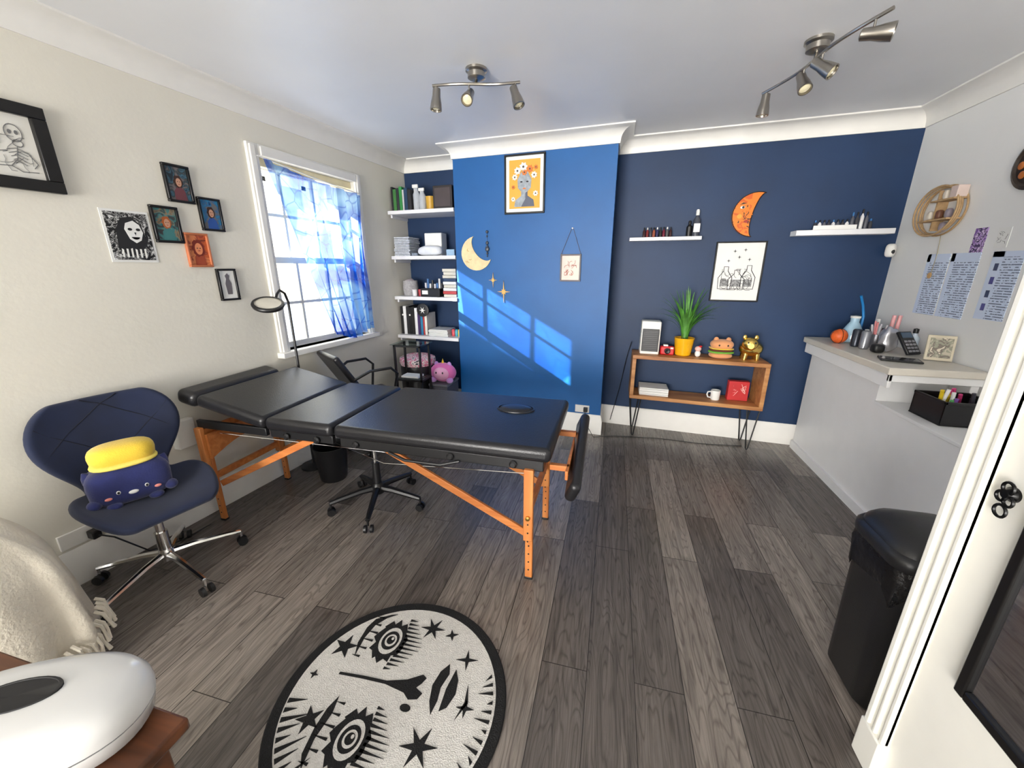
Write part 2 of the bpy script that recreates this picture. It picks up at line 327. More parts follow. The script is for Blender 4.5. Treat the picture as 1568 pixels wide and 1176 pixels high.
# ---------------------------------------------------------------- castor base helper
def castors(g,c,R,rot,mat,wm,z=.09,hub=.035,w=.018):
    cx,cy=c
    for k in range(5):
        a=rot+k*2*pi/5;dx,dy=math.cos(a),math.sin(a)
        pts=[(cx+dx*r,cy+dy*r,zz) for r,zz in((.02,z+.035),(R*.35,z+.028),(R*.8,z+.002),(R,z-.012))]
        tube('base_arm_%d'%k,g,mat,pts,w,8,rf=lambda t:1.05-.4*t)
        ex,ey=cx+dx*R,cy+dy*R
        cyl('castor_stem_%d'%k,g,mat,(ex,ey,z-.01),(ex,ey,.05),.007)
        px,py=-dy,dx
        for s in(-1,1):
            c1=Vector((ex+px*.012*s,ey+py*.012*s,.026));c2=c1+Vector((px,py,0))*.016*s
            cyl('castor_wheel_%d_%d'%(k,s+1),g,wm,c1,c2,.026,.024,n=18)
    lathe('hub',g,mat,[(hub,0),(hub*1.1,.02),(hub*.9,.06),(hub*.7,.075)],(cx,cy,z))
g=G('castor_stool')
castors(g,(-1.50,2.10),.31,math.radians(2),BLACK,BLACK,.10,w=.023,hub=.042)
cyl('gas_lift_sleeve',g,BLACK,(-1.5,2.1,.15),(-1.5,2.1,.33),.026)
cyl('gas_lift',g,CHROME,(-1.5,2.1,.33),(-1.5,2.1,.52),.014)
lathe('stool_seat',g,LEATHER,[(.05,.49),(.16,.51),(.175,.54),(.17,.58),(.13,.60),(0,.605)],(-1.5,2.1,0))
# ---------------------------------------------------------------- navy chair
g=G('swivel_chair')
VEL=M('navy_velvet',S(13,26,56),.8,var=.25,vs=6,sheen=.15)
cc=(-2.23,1.24)
castors(g,cc,.33,math.radians(-11),CHROME,BLACK,.10)
cyl('gas_lift_sleeve',g,CHROME,(cc[0],cc[1],.13),(cc[0],cc[1],.27),.028)
cyl('gas_lift',g,CHROME,(cc[0],cc[1],.27),(cc[0],cc[1],.42),.02)
push(Matrix.Translation((cc[0],cc[1],0))@Matrix.Rotation(math.radians(-14),4,'Z'))
box('seat_mechanism',g,BLACK,-.10,.12,-.09,.09,.405,.435,.008)
prof=[(.27,.455,.15,.0),(.25,.475,.205,.0),(.15,.478,.25,.04),(.0,.47,.28,.075),(-.12,.468,.25,.085),(-.19,.485,.17,.045),(-.235,.54,.165,.03),(-.262,.62,.22,.03),(-.285,.72,.285,.045),(-.305,.83,.30,.05),(-.32,.93,.255,.04),(-.325,.975,.18,.02)]
vs=[];fs=[];NU=16
for k,(x,z,hw,cv) in enumerate(prof):
    for i in range(NU+1):
        u=-1+2*i/NU;c=cv*abs(u)**2.2
        back=k>=6;mix=max(0,min(1,(k-4)/3))
        vs.append((x+c*mix*1.1,hw*u,z+c*(1-mix)))
for k in range(len(prof)-1):
    for i in range(NU):
        a_=k*(NU+1)+i;fs.append((a_,a_+1,a_+NU+2,a_+NU+1))
o=mk('seat_shell',g,VEL,vs,fs,sub=2)
k=o.modifiers.new('s2','SOLIDIFY');k.thickness=.042;k.offset=0
o.modifiers.move(1,0)
SEAM=M('seam_thread',S(6,11,28),.8)
def onback(u,t):
    i=min(len(prof)-2,int(t));f=t-i;p,q=prof[i],prof[i+1]
    x=p[0]+(q[0]-p[0])*f;z=p[1]+(q[1]-p[1])*f;hw=p[2]+(q[2]-p[2])*f;cv=p[3]+(q[3]-p[3])*f
    return (x+cv*abs(u)**2.2*1.1+.020,hw*u,z+.004)
for n_,(u0,t0,u1,t1) in enumerate(((-.9,9.5,.3,6.6),(.9,9.5,-.3,6.6),(-.35,10.8,.9,8),(.35,10.8,-.9,8))):
    tube('seam_%d'%n_,g,SEAM,[onback(u0+(u1-u0)*i/12,t0+(t1-t0)*i/12) for i in range(13)],.0028,6)
pop()
# plush on chair
g=G('plush_toy')
push(Matrix.Translation((-2.26,1.20,.495))@Matrix.Rotation(math.radians(-28),4,'Z')@Matrix.Scale(.84,4))
PB=M('plush_indigo',S(34,42,98),.9,var=.2,vs=12,sheen=.3,bump=.2,bs=150)
PY=M('plush_yellow',S(236,200,60),.9,var=.08,sheen=.3,bump=.2,bs=150)
blob('body',g,PB,(0,0,.12),(.105,.185,.12),.6)
blob('beanie',g,PY,(-.02,0,.29),(.10,.145,.065),.7)
blob('beanie_fold',g,M('plush_pale',S(246,224,110),.9),(-.01,0,.24),(.105,.148,.020),.8)
for s in(-1,1):
    lathe('ear_%d'%(s+1),g,PB,[(.04,0),(.026,.03),(.004,.055)],(-.01,.150*s,.175),(0,.5*s,1),n=14)
    blob('paw_%d'%(s+1),g,PB,(.07,.165*s,.05),(.045,.032,.028))
    blob('eye_%d'%(s+1),g,PAPER,(.101,.06*s,.10),(.008,.010,.012))
    blob('pupil_%d'%(s+1),g,BLACK,(.107,.06*s,.10),(.004,.006,.008))
    blob('cheek_%d'%(s+1),g,M('plush_pink',S(240,150,140),.9),(.100,.105*s,.075),(.008,.016,.009))
    blob('foot_%d'%(s+1),g,PB,(.09,.09*s,.02),(.035,.035,.02))
blob('muzzle',g,PAPER,(.104,0,.082),(.009,.022,.012))
pop()
# ---------------------------------------------------------------- blanket
g=G('throw_blanket')
BL=M('cream_blanket',S(228,220,202),.95,var=.06,bump=.4,bs=90,sheen=.2)
rs=[];m=30;n=90
cx,cy=-2.27,.59
for i in range(m+1):
    t=i/m;a=t*pi/2
    row=[]
    for j in range(n):
        b=2*pi*j/n
        fx=math.copysign(abs(math.cos(b))**.75,math.cos(b));fy=math.copysign(abs(math.sin(b))**.75,math.sin(b))
        rad=math.sin(a)**.7
        z=.70*math.cos(a)**.7+.015
        fold=1+(.075*math.sin(b*9+2*math.sin(b*3)+t*2)+.035*math.sin(b*19+t*6))*t**.7+.06*noise.noise(Vector((fx*3,fy*3,z*5)))
        px=cx+.35*fx*rad*fold;py=cy+.29*fy*rad*fold
        z+=.05*noise.noise(Vector((px*7,py*7,1)))*(1-t)+.03*math.sin(px*22+py*17)*(1-t)+.012*math.sin(px*55-py*31)*(1-t)
        row.append((max(px,-2.655+ta*py),py,max(z,.012)))
    rs.append(row)
rings('draped_cloth',g,BL,rs[::-1],ang=120)
for k in range(30):
    b=-1.0+k*2.1/30
    fx=math.copysign(abs(math.cos(b))**.75,math.cos(b));fy=math.copysign(abs(math.sin(b))**.75,math.sin(b))
    zz=.20-.03*math.sin(k*.4)+.03*random.random()
    p=Vector((cx+.355*fx,cy+.295*fy,zz))
    tube('tassel_%d'%k,g,BL,[p,p+Vector((fx*.025,fy*.02,-.02)),p+Vector((fx*.03+random.uniform(-.01,.01),fy*.025,-.055)),p+Vector((fx*.035,fy*.03+random.uniform(-.01,.01),-.10))],.0065,6,rf=lambda t:1+.6*math.sin(t*9))
# ---------------------------------------------------------------- side table + device
g=G('wooden_side_table')
DW=woodmat('dark_oak',S(62,34,18),S(112,64,34),.35,0,5)
box('top',g,DW,-1.50,-.80,-.12,.40,.67,.70,.006)
multi('body',g,DW,[(-1.46,-.83,-.09,.37,.50,.67),(-.88,-.83,.32,.37,0,.5),(-1.46,-1.41,.32,.37,0,.5),(-.88,-.83,-.09,-.04,0,.5),(-1.46,-1.41,-.09,-.04,0,.5),(-1.42,-.86,-.06,.34,.12,.15)],.004)
g=G('uv_nail_lamp')
WP=M('white_gloss_plastic',S(214,214,212),.2,var=.01,coat=.4)
push(Matrix.Translation((-1.045,.28,.70))@Matrix.Rotation(math.radians(28),4,'Z'))
def oval(r,z,ax=.21,ay=.115,n=48): return [(math.copysign(abs(math.cos(2*pi*j/n))**.85,math.cos(2*pi*j/n))*ax*r,math.copysign(abs(math.sin(2*pi*j/n))**.85,math.sin(2*pi*j/n))*ay*r,z) for j in range(n)]
rings('lower_shell',g,WP,[oval(.86,0),oval(.95,.012),oval(.985,.045)],ang=60)
rings('upper_shell',g,WP,[oval(.99,.049),oval(1.0,.065),oval(.985,.085),oval(.93,.102),oval(.82,.112),oval(.6,.118),oval(.3,.120),oval(.01,.121)],ang=60)
rings('seam_line',g,M('grey_seam',S(90,90,92),.4),[oval(.975,.043),oval(.975,.051)])
rs=[[(-.0+.075*r*math.cos(2*pi*j/28),.012+.034*r*math.sin(2*pi*j/28),z) for j in range(28)] for r,z in((1,.118),(1.0,.1235),(.92,.1235),(.9,.1225),(.01,.122))]
rings('top_opening',g,M('dark_recess',S(20,20,22),.6),rs)
pop()
# ---------------------------------------------------------------- rug
g=G('round_rug')
push(Matrix.Translation((-.722,.955,0))@Matrix.Diagonal((.975,.975,1,1))@Matrix.Translation((.725,-.95,0)))
RW=M('rug_white_pile',S(212,209,203),.95,var=.08,vs=60,bump=.6,bs=220)
RB=M('rug_black_pile',S(14,14,15),.95,var=.2,vs=60,bump=.6,bs=220)
RC=(-.725,.95)
lathe('pile',g,RW,[(.42,0),(.42,.010),(.2,.0105),(0,.0105)],(*RC,0),n=72)
lathe('border',g,RB,[(.412,0),(.450,.0),(.453,.007),(.448,.0115),(.412,.0115),(.410,.009)],(*RC,0),n=72,cap=False)
FF=lambda s,z,o:(s,z,o)
rk=[0]
def ink(pts,m=RB,o=.0108,hh=.0016):
    rk[0]+=1;pf('ink_%d'%rk[0],g,m,FF,pts,o-.001,o+hh)
for x,y,R,r,n_,ro in((-1.045,1.09,.058,.022,5,.3),(-.70,1.27,.058,.018,6,.1),(-.49,1.165,.048,.011,4,.2),(-.985,.80,.052,.020,5,.9),(-.545,.82,.070,.022,6,.2),(-.60,1.26,.030,.01,4,.4),(-.43,.98,.036,.01,4,.1),(-1.09,.95,.02,.007,4,0),(-.62,.66,.03,.009,4,.6)): ink(star(x,y,R,r,n_,ro))
random.seed(21)
for ex,ey in((-.865,1.165),(-.80,.78)):
    sg=1 if ey>1 else -1
    ink([(ex+.072*math.cos(t*pi/12)*(1+.18*math.sin(t*2.3)),ey+.098*math.sin(t*pi/12)*(1+.15*math.cos(t*3.1))) for t in range(24)])
    ink(ell(ex+.004,ey,.048,.066),RW,.0112,.0020);ink(ell(ex+.004,ey,.038,.046),RB,.0118,.0026)
    ink(ell(ex+.006,ey,.026,.030),RW,.0124,.0030);ink(ell(ex+.006,ey,.018,.020),RB,.013,.0034);ink(ell(ex+.012,ey+.008,.006,.007),RW,.0136,.0038)
    for k in range(13):
        yy=ey-.12+.02*k;L_=.03+.06*math.sin(pi*(k+.5)/13)+random.uniform(-.008,.008)
        x0_=ex+.062-.25*abs(yy-ey)**1.2
        ink([(x0_,yy-.006),(x0_+L_,yy+.002*sg),(x0_,yy+.006)])
        if k%2: ink([(x0_-.135,yy-.005),(x0_-.135-L_*.7,yy),(x0_-.135,yy+.005)])
ink([(-.99,1.25),(-.93,1.29),(-.90,1.30),(-.94,1.27),(-.975,1.22),(-.985,1.15),(-.975,1.06),(-1.0,1.12),(-1.005,1.20)])
ink([(-.93,.90),(-.915,.84),(-.92,.75),(-.90,.66),(-.93,.70),(-.945,.78),(-.945,.85)])
ink([(-.99,.985),(-.88,.995),(-.78,1.0),(-.70,1.025),(-.645,1.06),(-.625,1.05),(-.635,1.025),(-.65,1.005),(-.615,.99),(-.625,.965),(-.66,.955),(-.69,.975),(-.78,.987),(-.88,.983),(-.99,.975)])
ink(ell(-.655,.925,.022,.014,12))
ink([(-.590,1.03),(-.575,.97),(-.55,.925),(-.545,.98),(-.553,1.03),(-.540,1.09),(-.555,1.13),(-.58,1.09)])
ink([(-.525,.945),(-.50,.965),(-.485,1.02),(-.495,1.075),(-.52,1.115),(-.530,1.03)])
ink([(-.455,.93),(-.44,1.0),(-.45,1.07),(-.425,1.0)])
for k in range(24):
    a_=math.radians(-165+k*5);r0=.405;r1=.33+.03*math.sin(k*2.1);ink([(-.725+r0*math.cos(a_),.95+r0*math.sin(a_)),(-.725+r1*math.cos(a_+.02),.95+r1*math.sin(a_+.02)),(-.725+r0*math.cos(a_+.045),.95+r0*math.sin(a_+.045))])
for k in range(12):
    a_=math.radians(-30+k*5);ink([(-.725+.40*math.cos(a_),.95+.40*math.sin(a_)),(-.725+(.34+.02*(k%3))*math.cos(a_+.02),.95+(.34)*math.sin(a_+.02)),(-.725+.40*math.cos(a_+.035),.95+.40*math.sin(a_+.035))])
pop()
# ---------------------------------------------------------------- ceiling spotlights
def head(g,i,p,d,n=18):
    p=Vector(p);d=Vector(d).normalized()
    cyl('spot_arm_%d'%i,g,NICKEL,p,p+Vector((0,0,-.05)),.005)
    c=p+Vector((0,0,-.055))
    lathe('spot_head_%d'%i,g,NICKEL,[(.012,-.045),(.022,-.04),(.024,0),(.03,.03),(.034,.065),(.034,.07),(.029,.07),(.027,.06)],c,d,n=n,cap=False)
    lathe('bulb_%d'%i,g,M('bulb_glass',S(235,225,190),.15,var=.02),[(.027,.058),(.018,.064),(.0,.066)],c,d,n=n)
    lathe('spot_back_%d'%i,g,NICKEL,[(.012,-.045),(.0,-.046)],c,d,n=n)
def fixture(base,p,q,heads,wave):
    g=G('ceiling_spotlight_bar');p=Vector(p);q=Vector(q);d=q-p;nn=Vector((-d.y,d.x,0)).normalized()
    lathe('ceiling_rose',g,NICKEL,[(.062,0),(.062,-.012),(.05,-.02),(.05,-.045),(.03,-.055),(.0,-.056)],(*base,ZC))
    f=lambda t:p+d*t+nn*wave*math.sin(2*pi*t)+Vector((0,0,.012*math.sin(2*pi*t)))
    tube('bar',g,NICKEL,[f(i/24) for i in range(25)],.008)
    m=f(.5);cyl('stem',g,NICKEL,(m.x,m.y,m.z),(base[0],base[1],ZC-.05),.009)
    for i,(t,dd) in enumerate(heads): head(g,i,f(t),dd)
fixture((-.855,2.52),(-1.10,2.45,2.605),(-.60,2.53,2.605),[(.04,(-.05,-.1,-1)),(.42,(0.05,-.75,-.6)),(.95,(.4,-.2,-1))],.02)
fixture((.90,2.66),(.78,3.04,2.605),(1.01,2.26,2.605),[(.03,(-.05,0,-1)),(.36,(.1,-.5,-.7)),(.6,(.5,-.4,-.5)),(.93,(.75,-.35,-.15))],.04)
# ---------------------------------------------------------------- framed pictures
FB_=M('black_frame',S(16,15,15),.3)
def frame(name,fr,s0,s1,z0,z1,bw,am,fm=None,mount=0,o=.02,bev=.003):
    g=G(name);fm=fm or FB_
    multi('frame',g,fm,[frb(fr,s0,s1,z0,z0+bw,.001,o),frb(fr,s0,s1,z1-bw,z1,.001,o),frb(fr,s0,s0+bw,z0+bw,z1-bw,.001,o),frb(fr,s1-bw,s1,z0+bw,z1-bw,.001,o)],bev)
    if mount: pf('mount',g,PAPER,fr,rc(s0+bw,s1-bw,z0+bw,z1-bw),.002,.009)
    b=bw+mount
    pf('picture',g,am,fr,rc(s0+b,s1-b,z0+b,z1-b),.002,.011 if mount else .01)
    return g
INK=M('ink_black',S(30,30,32),.7)
def strokes(g,fr,c,R,n,o,th=.0022,seed=1,m=None):
    random.seed(seed)
    for i in range(n):
        a=random.uniform(0,6.28);r=R[0]*random.random()**.5*.7
        p=[(c[0]+r*math.cos(a),c[1]+r*math.sin(a)*R[1]/R[0])]
        for k in range(7):
            a+=random.uniform(-.9,.9);st=R[0]*.16
            x=min(max(p[-1][0]+st*math.cos(a),c[0]-R[0]),c[0]+R[0]);z=min(max(p[-1][1]+st*math.sin(a),c[1]-R[1]),c[1]+R[1]);p.append((x,z))
        tube('line_%d'%i,g,m or INK,[fr(x,z,o) for x,z in p],th,4)
def curve(g,nm,fr,pts,o=.012,th=.0022,m=None,close=False): tube(nm,g,m or INK,[fr(x,z,o) for x,z in pts],th,5,close=close)
g=frame('picture_frame',FL,.92,1.458,1.935,2.29,.05,M('cream_print',S(226,224,216),.5,var=.03),o=.03)
GK=M('pencil_grey',S(110,110,110),.7)
curve(g,'skull',FL,ell(1.345,2.165,.026,.034,18),th=.0016,m=GK,close=True)
curve(g,'jaw',FL,ell(1.35,2.125,.016,.014,12),th=.0016,m=GK,close=True)
for s in(-1,1): pf('eye_socket_%d'%(s+1),g,GK,FL,ell(1.345+.010*s,2.168,.006,.009,10),.010,.012)
for i in range(5): curve(g,'rib_%d'%i,FL,[(1.31+.004*i,2.095-.013*i),(1.34,2.105-.013*i),(1.375-.004*i,2.09-.013*i)],th=.0013,m=GK)
curve(g,'spine',FL,[(1.345,2.11),(1.335,2.06),(1.31,2.03)],th=.0016,m=GK);curve(g,'arm',FL,[(1.31,2.09),(1.27,2.08),(1.24,2.11)],th=.0016,m=GK);curve(g,'arm_b',FL,[(1.375,2.085),(1.395,2.05),(1.38,2.03)],th=.0016,m=GK)
curve(g,'leg',FL,[(1.31,2.03),(1.34,2.01),(1.39,2.015)],th=.0016,m=GK);curve(g,'leg_b',FL,[(1.31,2.03),(1.26,2.025),(1.22,2.03)],th=.0016,m=GK)
strokes(g,FL,(1.28,2.08),(.10,.07),26,.012,.0009,seed=3,m=GK)
g=G('monochrome_poster')
pf('sheet_border',g,PAPER,FL,rc(1.57,1.78,1.63,1.895),.001,.004)
pf('sheet',g,art('mono_art',[S(18,18,18),S(200,200,198),S(25,25,25),S(210,210,208)],22,3,pos=[0,.49,.53,.60]),FL,rc(1.582,1.768,1.642,1.883),.003,.006)
pf('hood',g,INK,FL,[(1.61,1.70),(1.62,1.80),(1.65,1.855),(1.70,1.865),(1.735,1.82),(1.745,1.74),(1.72,1.68),(1.65,1.66)],.006,.007)
pf('face',g,PAPER,FL,[(1.655,1.80),(1.665,1.83),(1.70,1.845),(1.725,1.825),(1.735,1.785),(1.72,1.745),(1.695,1.73),(1.67,1.75)],.007,.008)
for s in(-1,1): pf('eye_%d'%(s+1),g,INK,FL,ell(1.697+.018*s,1.80,.010,.007,12),.008,.009)
pf('nose',g,INK,FL,[(1.695,1.785),(1.703,1.785),(1.699,1.77)],.008,.009)
pf('mouth',g,INK,FL,crescent(1.697,1.768,.020,math.radians(200),math.radians(340),.010,8),.008,.009)
for i in range(6): pf('hand_%d'%i,g,PAPER,FL,[(1.62+.02*i,1.655),(1.628+.02*i,1.655),(1.63+.02*i,1.695+.004*(i%3)),(1.622+.02*i,1.70)],.007,.008)
def portrait(s0,s1,z0,z1,bw,nm,bgc,hair,skin,top,fm=None,sc_=1.0):
    g=frame('picture_frame',FL,s0,s1,z0,z1,bw,art(nm,bgc,18,1.2,const=False),fm)
    cx=(s0+s1)/2;cz=(z0+z1)/2;w_=((s1-s0)/2-bw)
    pf('torso',g,top,FL,[(cx-w_*.55,z0+bw),(cx+w_*.6,z0+bw),(cx+w_*.5,cz-.035),(cx+w_*.15,cz-.015),(cx-w_*.15,cz-.015),(cx-w_*.5,cz-.04)],.01,.0112)
    pf('hair',g,hair,FL,[(cx+w_*.42*sc_*math.cos(t*pi/9)*(1+.12*math.sin(t*3)),cz+.012+.034*sc_*math.sin(t*pi/9)*(1+.1*math.cos(t*2))) for t in range(18)],.0112,.0120)
    pf('head',g,skin,FL,ell(cx+.002,cz+.008,w_*.26*sc_,.023*sc_,16),.012,.0128)
    for s in(-1,1): pf('eye_%d'%(s+1),g,INK,FL,ell(cx+.002+w_*.1*s*sc_,cz+.012,.003*sc_,.002*sc_,8),.0128,.0132)
    pf('mouth',g,M('lip_red',S(150,50,50),.6),FL,ell(cx+.002,cz-.003,.005*sc_,.0018*sc_,8),.0128,.0132)
SKN=M('skin_tone',S(200,150,122),.6);HR=M('hair_brown',S(60,36,26),.6)
portrait(1.90,2.04,1.97,2.175,.014,'photo_a',[S(30,44,54),S(70,110,130),S(50,60,60),S(120,110,110)],HR,SKN,M('shirt_dark',S(110,60,66),.6))
portrait(1.79,1.93,1.74,1.94,.014,'photo_b',[S(40,80,80),S(150,120,90),S(60,130,130),S(60,60,60)],M('hair_orange',S(170,90,40),.6),SKN,M('shirt_teal',S(60,120,120),.6))
portrait(2.055,2.19,1.825,2.02,.013,'photo_c',[S(20,60,110),S(50,130,170),S(40,100,150),S(110,110,110)],HR,SKN,M('shirt_blue',S(40,80,150),.6))
portrait(1.935,2.07,1.605,1.805,.012,'photo_d',[S(110,40,25),S(200,100,50),S(140,50,35),S(215,130,80)],M('hair_red',S(120,40,25),.6),M('skin_orange',S(225,140,95),.6),M('shirt_rust',S(160,70,40),.6),M('orange_frame',S(190,110,70),.5),1.5)
g=frame('picture_frame',FL,2.08,2.205,1.39,1.595,.013,PAPER)
pf('figure',g,M('grey_ink',S(110,105,110),.7),FL,[(2.13,1.43),(2.16,1.43),(2.165,1.50),(2.155,1.53),(2.16,1.55),(2.145,1.565),(2.13,1.55),(2.135,1.53),(2.125,1.50)],.010,.012)
# chimney poster
g=frame('flower_poster',FC,-1.04,-.66,2.075,2.565,.016,M('poster_yellow',S(232,172,60),.5,var=.05),mount=.03)
GS=M('statue_grey',S(160,168,175),.6,var=.25,vs=30)
pf('bust',g,GS,FC,[(-.945,2.135),(-.755,2.135),(-.765,2.19),(-.82,2.225),(-.82,2.26),(-.79,2.29),(-.785,2.36),(-.82,2.42),(-.88,2.42),(-.915,2.36),(-.91,2.29),(-.88,2.26),(-.88,2.225),(-.935,2.19)],.011,.014)
pf('shadow_side',g,M('statue_shade',S(95,100,115),.6),FC,[(-.88,2.135),(-.755,2.135),(-.765,2.19),(-.82,2.225),(-.82,2.26),(-.84,2.25),(-.84,2.20)],.014,.0145)
for s in(-1,1): pf('eye_%d'%(s+1),g,INK,FC,ell(-.85+.028*s,2.34,.012,.006,10),.014,.0155)
pf('lips',g,M('petal_o',S(215,120,50),.6),FC,ell(-.85,2.285,.016,.006,10),.014,.0155)
for i,(x,z,r,c) in enumerate(((-.915,2.43,.034,'w'),(-.86,2.46,.04,'w'),(-.80,2.44,.034,'o'),(-.94,2.38,.028,'w'),(-.76,2.39,.03,'w'),(-.85,2.415,.028,'o'),(-.955,2.20,.022,'w'),(-.745,2.24,.026,'w'),(-.745,2.45,.02,'o'),(-.955,2.30,.018,'o'))):
    pf('flower_%d'%i,g,M('petal_w',S(240,236,225),.6) if c=='w' else M('petal_o',S(215,120,50),.6),FC,star(x,z,r,r*.7,7,i),.014,.017)
    pf('flower_core_%d'%i,g,M('core',S(80,70,60),.6),FC,ell(x,z,r*.25,r*.25,10),.017,.0185)
BM=M('birch_moon',S(232,206,158),.5,var=.12,vs=20)
g=G('moon_wall_hanging')
pf('moon',g,BM,FC,crescent(-1.335,1.735,.16,math.radians(100),math.radians(340),.085),.003,.014)
strokes(g,FC,(-1.42,1.70),(.03,.08),5,.014,.0015,5,M('gold_ink',S(190,140,60),.5))
g=G('bead_wall_hanging')
BD=M('slate_bead',S(60,66,78),.35)
tube('cord',g,BD,[FC(-1.22,1.945,.006),FC(-1.222,1.85,.007),FC(-1.22,1.72,.006)],.0018)
for z,r in((1.93,.012),(1.89,.008),(1.83,.014),(1.80,.010),(1.775,.02),(1.735,.010),(1.71,.007)): blob('bead_%d'%int(z*1000),g,BD,FC(-1.22,z,.012+r*.3),(r,.008,r*1.2))
SG=M('gold_star',S(226,180,96),.45,var=.1)
for nm,x,z,R,ro in(('a',-1.165,1.485,.058,0),('b',-1.055,1.375,.085,0)):
    g=G('star_wall_hanging')
    pts=[]
    for i in range(8):
        a_=pi/2+i*pi/4;RR=(R*(1.25 if i%4==0 else 1) if i%2==0 else R*.42)
        pts+= [(x+RR*math.cos(a_)*.8,z+RR*math.sin(a_)),(x+R*.2*math.cos(a_+pi/8),z+R*.2*math.sin(a_+pi/8))]
    pf('star',g,SG,FC,pts,.003,.012)
g=G('hanging_print')
LBF=M('grey_wood_frame',S(96,92,96),.5)
multi('frame',g,LBF,[frb(FC,-.50,-.31,1.48,1.494,.002,.018),frb(FC,-.50,-.31,1.706,1.72,.002,.018),frb(FC,-.50,-.486,1.494,1.706,.002,.018),frb(FC,-.324,-.31,1.494,1.706,.002,.018)],.002)
pf('picture',g,M('blush_print',S(232,208,196),.5),FC,rc(-.486,-.324,1.494,1.706),.002,.010)
strokes(g,FC,(-.405,1.60),(.055,.065),16,.011,.0016,7,M('red_ink',S(170,90,70),.6))
tube('cord',g,LBF,[FC(-.495,1.715,.008),FC(-.41,1.93,.006),FC(-.40,1.945,.006),FC(-.39,1.93,.006),FC(-.315,1.715,.008)],.002)
lathe('nail',g,NICKEL,[(.006,0),(.006,.012),(0,.013)],FC(-.40,1.94,0),(0,-1,0),n=10)
# ---------------------------------------------------------------- back wall
SH=M('white_shelf',S(236,236,238),.4,var=.02)
g=G('floating_shelf');multi('board',g,SH,[frb(FB,.10,.70,1.835,1.865,0,.12)],.003)
g=G('floating_shelf');multi('board',g,SH,[frb(FB,1.39,2.03,1.85,1.89,0,.12)],.003)
def bottle(g,i,fr,s,z,o,r,h,body,cap):
    c=fr(s,z,o);lathe('bottle_%d'%i,g,body,[(r,0),(r,h*.62),(r*.45,h*.74),(r*.4,h*.8)],c,n=14)
    lathe('bottle_cap_%d'%i,g,cap,[(r*.5,h*.78),(r*.5,h*.95),(r*.3,h),(0,h)],c,n=12)
g=G('ink_bottles')
cols=[S(60,30,30),S(120,40,40),S(70,70,80),S(150,80,60),S(50,50,90),S(45,45,45),S(110,30,50),S(90,90,90)]
for i in range(9): bottle(g,i,FB,.225+i*.028,1.866,.06,.012,.085,M('ib%d'%(i%8),cols[i%8],.25),(BLACK,PAPER)[i%3==1])
bottle(g,20,FB,.60,1.866,.06,.024,.13,BLACK,BLACK)
bottle(g,21,FB,.655,1.866,.06,.03,.22,M('bottle_grey',S(70,74,84),.2),PAPER)
pf('bottle_label',g,PAPER,FB,rc(.63,.68,1.90,1.97),.09,.092)
g=G('ink_bottles')
for i in range(13):
    hgt=.075+.05*(i in(8,9,11))+.07*(i==10)
    bottle(g,i,FB,1.53+i*.030,1.892,.06,.0125,hgt,M('wb%d'%(i%3),(S(60,60,66),S(225,225,225),S(90,92,100))[i%3],.3),(BLACK if i%4 else M('cap_blue',S(60,120,180),.3)))
multi('bottle_tray',g,PAPER,[frb(FB,1.515,1.80,1.892,1.925,.075,.08)])
g=G('moon_face_plaque')
OM=art('orange_marble',[S(214,92,12),S(236,128,28),S(50,26,14),S(224,104,18)],14,1,.35,pos=[0,.45,.60,.64])
mo=crescent(1.105,2.03,.175,math.radians(72),math.radians(268),.05)
pf('moon',g,OM,FB,mo,.004,.03,bev=.006)
tube('moon_outline',g,M('plaque_edge',S(50,28,16),.5),[FB(x,z,.029) for x,z in mo],.0035,6,close=True)
pf('nose',g,OM,FB,[(1.03,2.065),(1.085,2.03),(1.03,2.015)],.01,.035)
pf('eye',g,PAPER,FB,ell(1.00,2.09,.018,.011,12),.03,.033);pf('pupil',g,BLACK,FB,ell(1.004,2.09,.009,.010,12),.033,.035)
pf('brow',g,BLACK,FB,[(.975,2.11),(1.0,2.128),(1.03,2.122),(1.0,2.116)],.03,.033)
pf('lips',g,M('plaque_lips',S(160,40,24),.4),FB,[(1.025,1.985),(1.055,1.995),(1.05,1.98),(1.055,1.965),(1.02,1.972)],.03,.034)
pf('cheek',g,M('plaque_cheek',S(240,160,50),.4),FB,ell(.985,2.02,.020,.018,14),.03,.033)
# potion print
g=frame('potion_print',FB,.845,1.235,1.31,1.82,.012,M('print_white',S(232,232,228),.5,var=.02))
def outl(g,nm,fr,pts,o=.012,th=.003,m=None): tube(nm,g,m or INK,[fr(x,z,o) for x,z in pts],th,5,close=True)
for i,(x,w_,h_) in enumerate(((.95,.05,.19),(1.04,.06,.16),(1.13,.05,.20))):
    outl(g,'bottle_%d'%i,FB,[(x-w_,1.42),(x+w_,1.42),(x+w_*1.1,1.42+h_*.5),(x+w_*.35,1.42+h_*.8),(x+w_*.35,1.42+h_),(x-w_*.35,1.42+h_),(x-w_*.35,1.42+h_*.8),(x-w_*1.1,1.42+h_*.5)])
    pf('label_%d'%i,g,M('sketch_grey',S(150,150,150),.7,var=.3,vs=60),FB,rc(x-w_*.7,x+w_*.7,1.44,1.50),.010,.0115)
strokes(g,FB,(1.04,1.50),(.12,.09),26,.012,.0014,9)
for i,(x,z) in enumerate(((.96,1.66),(1.04,1.69),(1.12,1.67),(1.00,1.74),(1.08,1.75))): pf('sparkle_%d'%i,g,INK,FB,star(x,z,.016,.004,4),.010,.012)
g=G('motion_sensor')
push(Matrix.Translation((2.06,3.84,1.73))@Matrix.Rotation(math.radians(45),4,'Z'))
blob('sensor_body',g,WHITE,(0,0,0),(.035,.03,.05),.6);blob('sensor_lens',g,BLACK,(-.02,-.02,-.01),(.014,.014,.018))
pop()
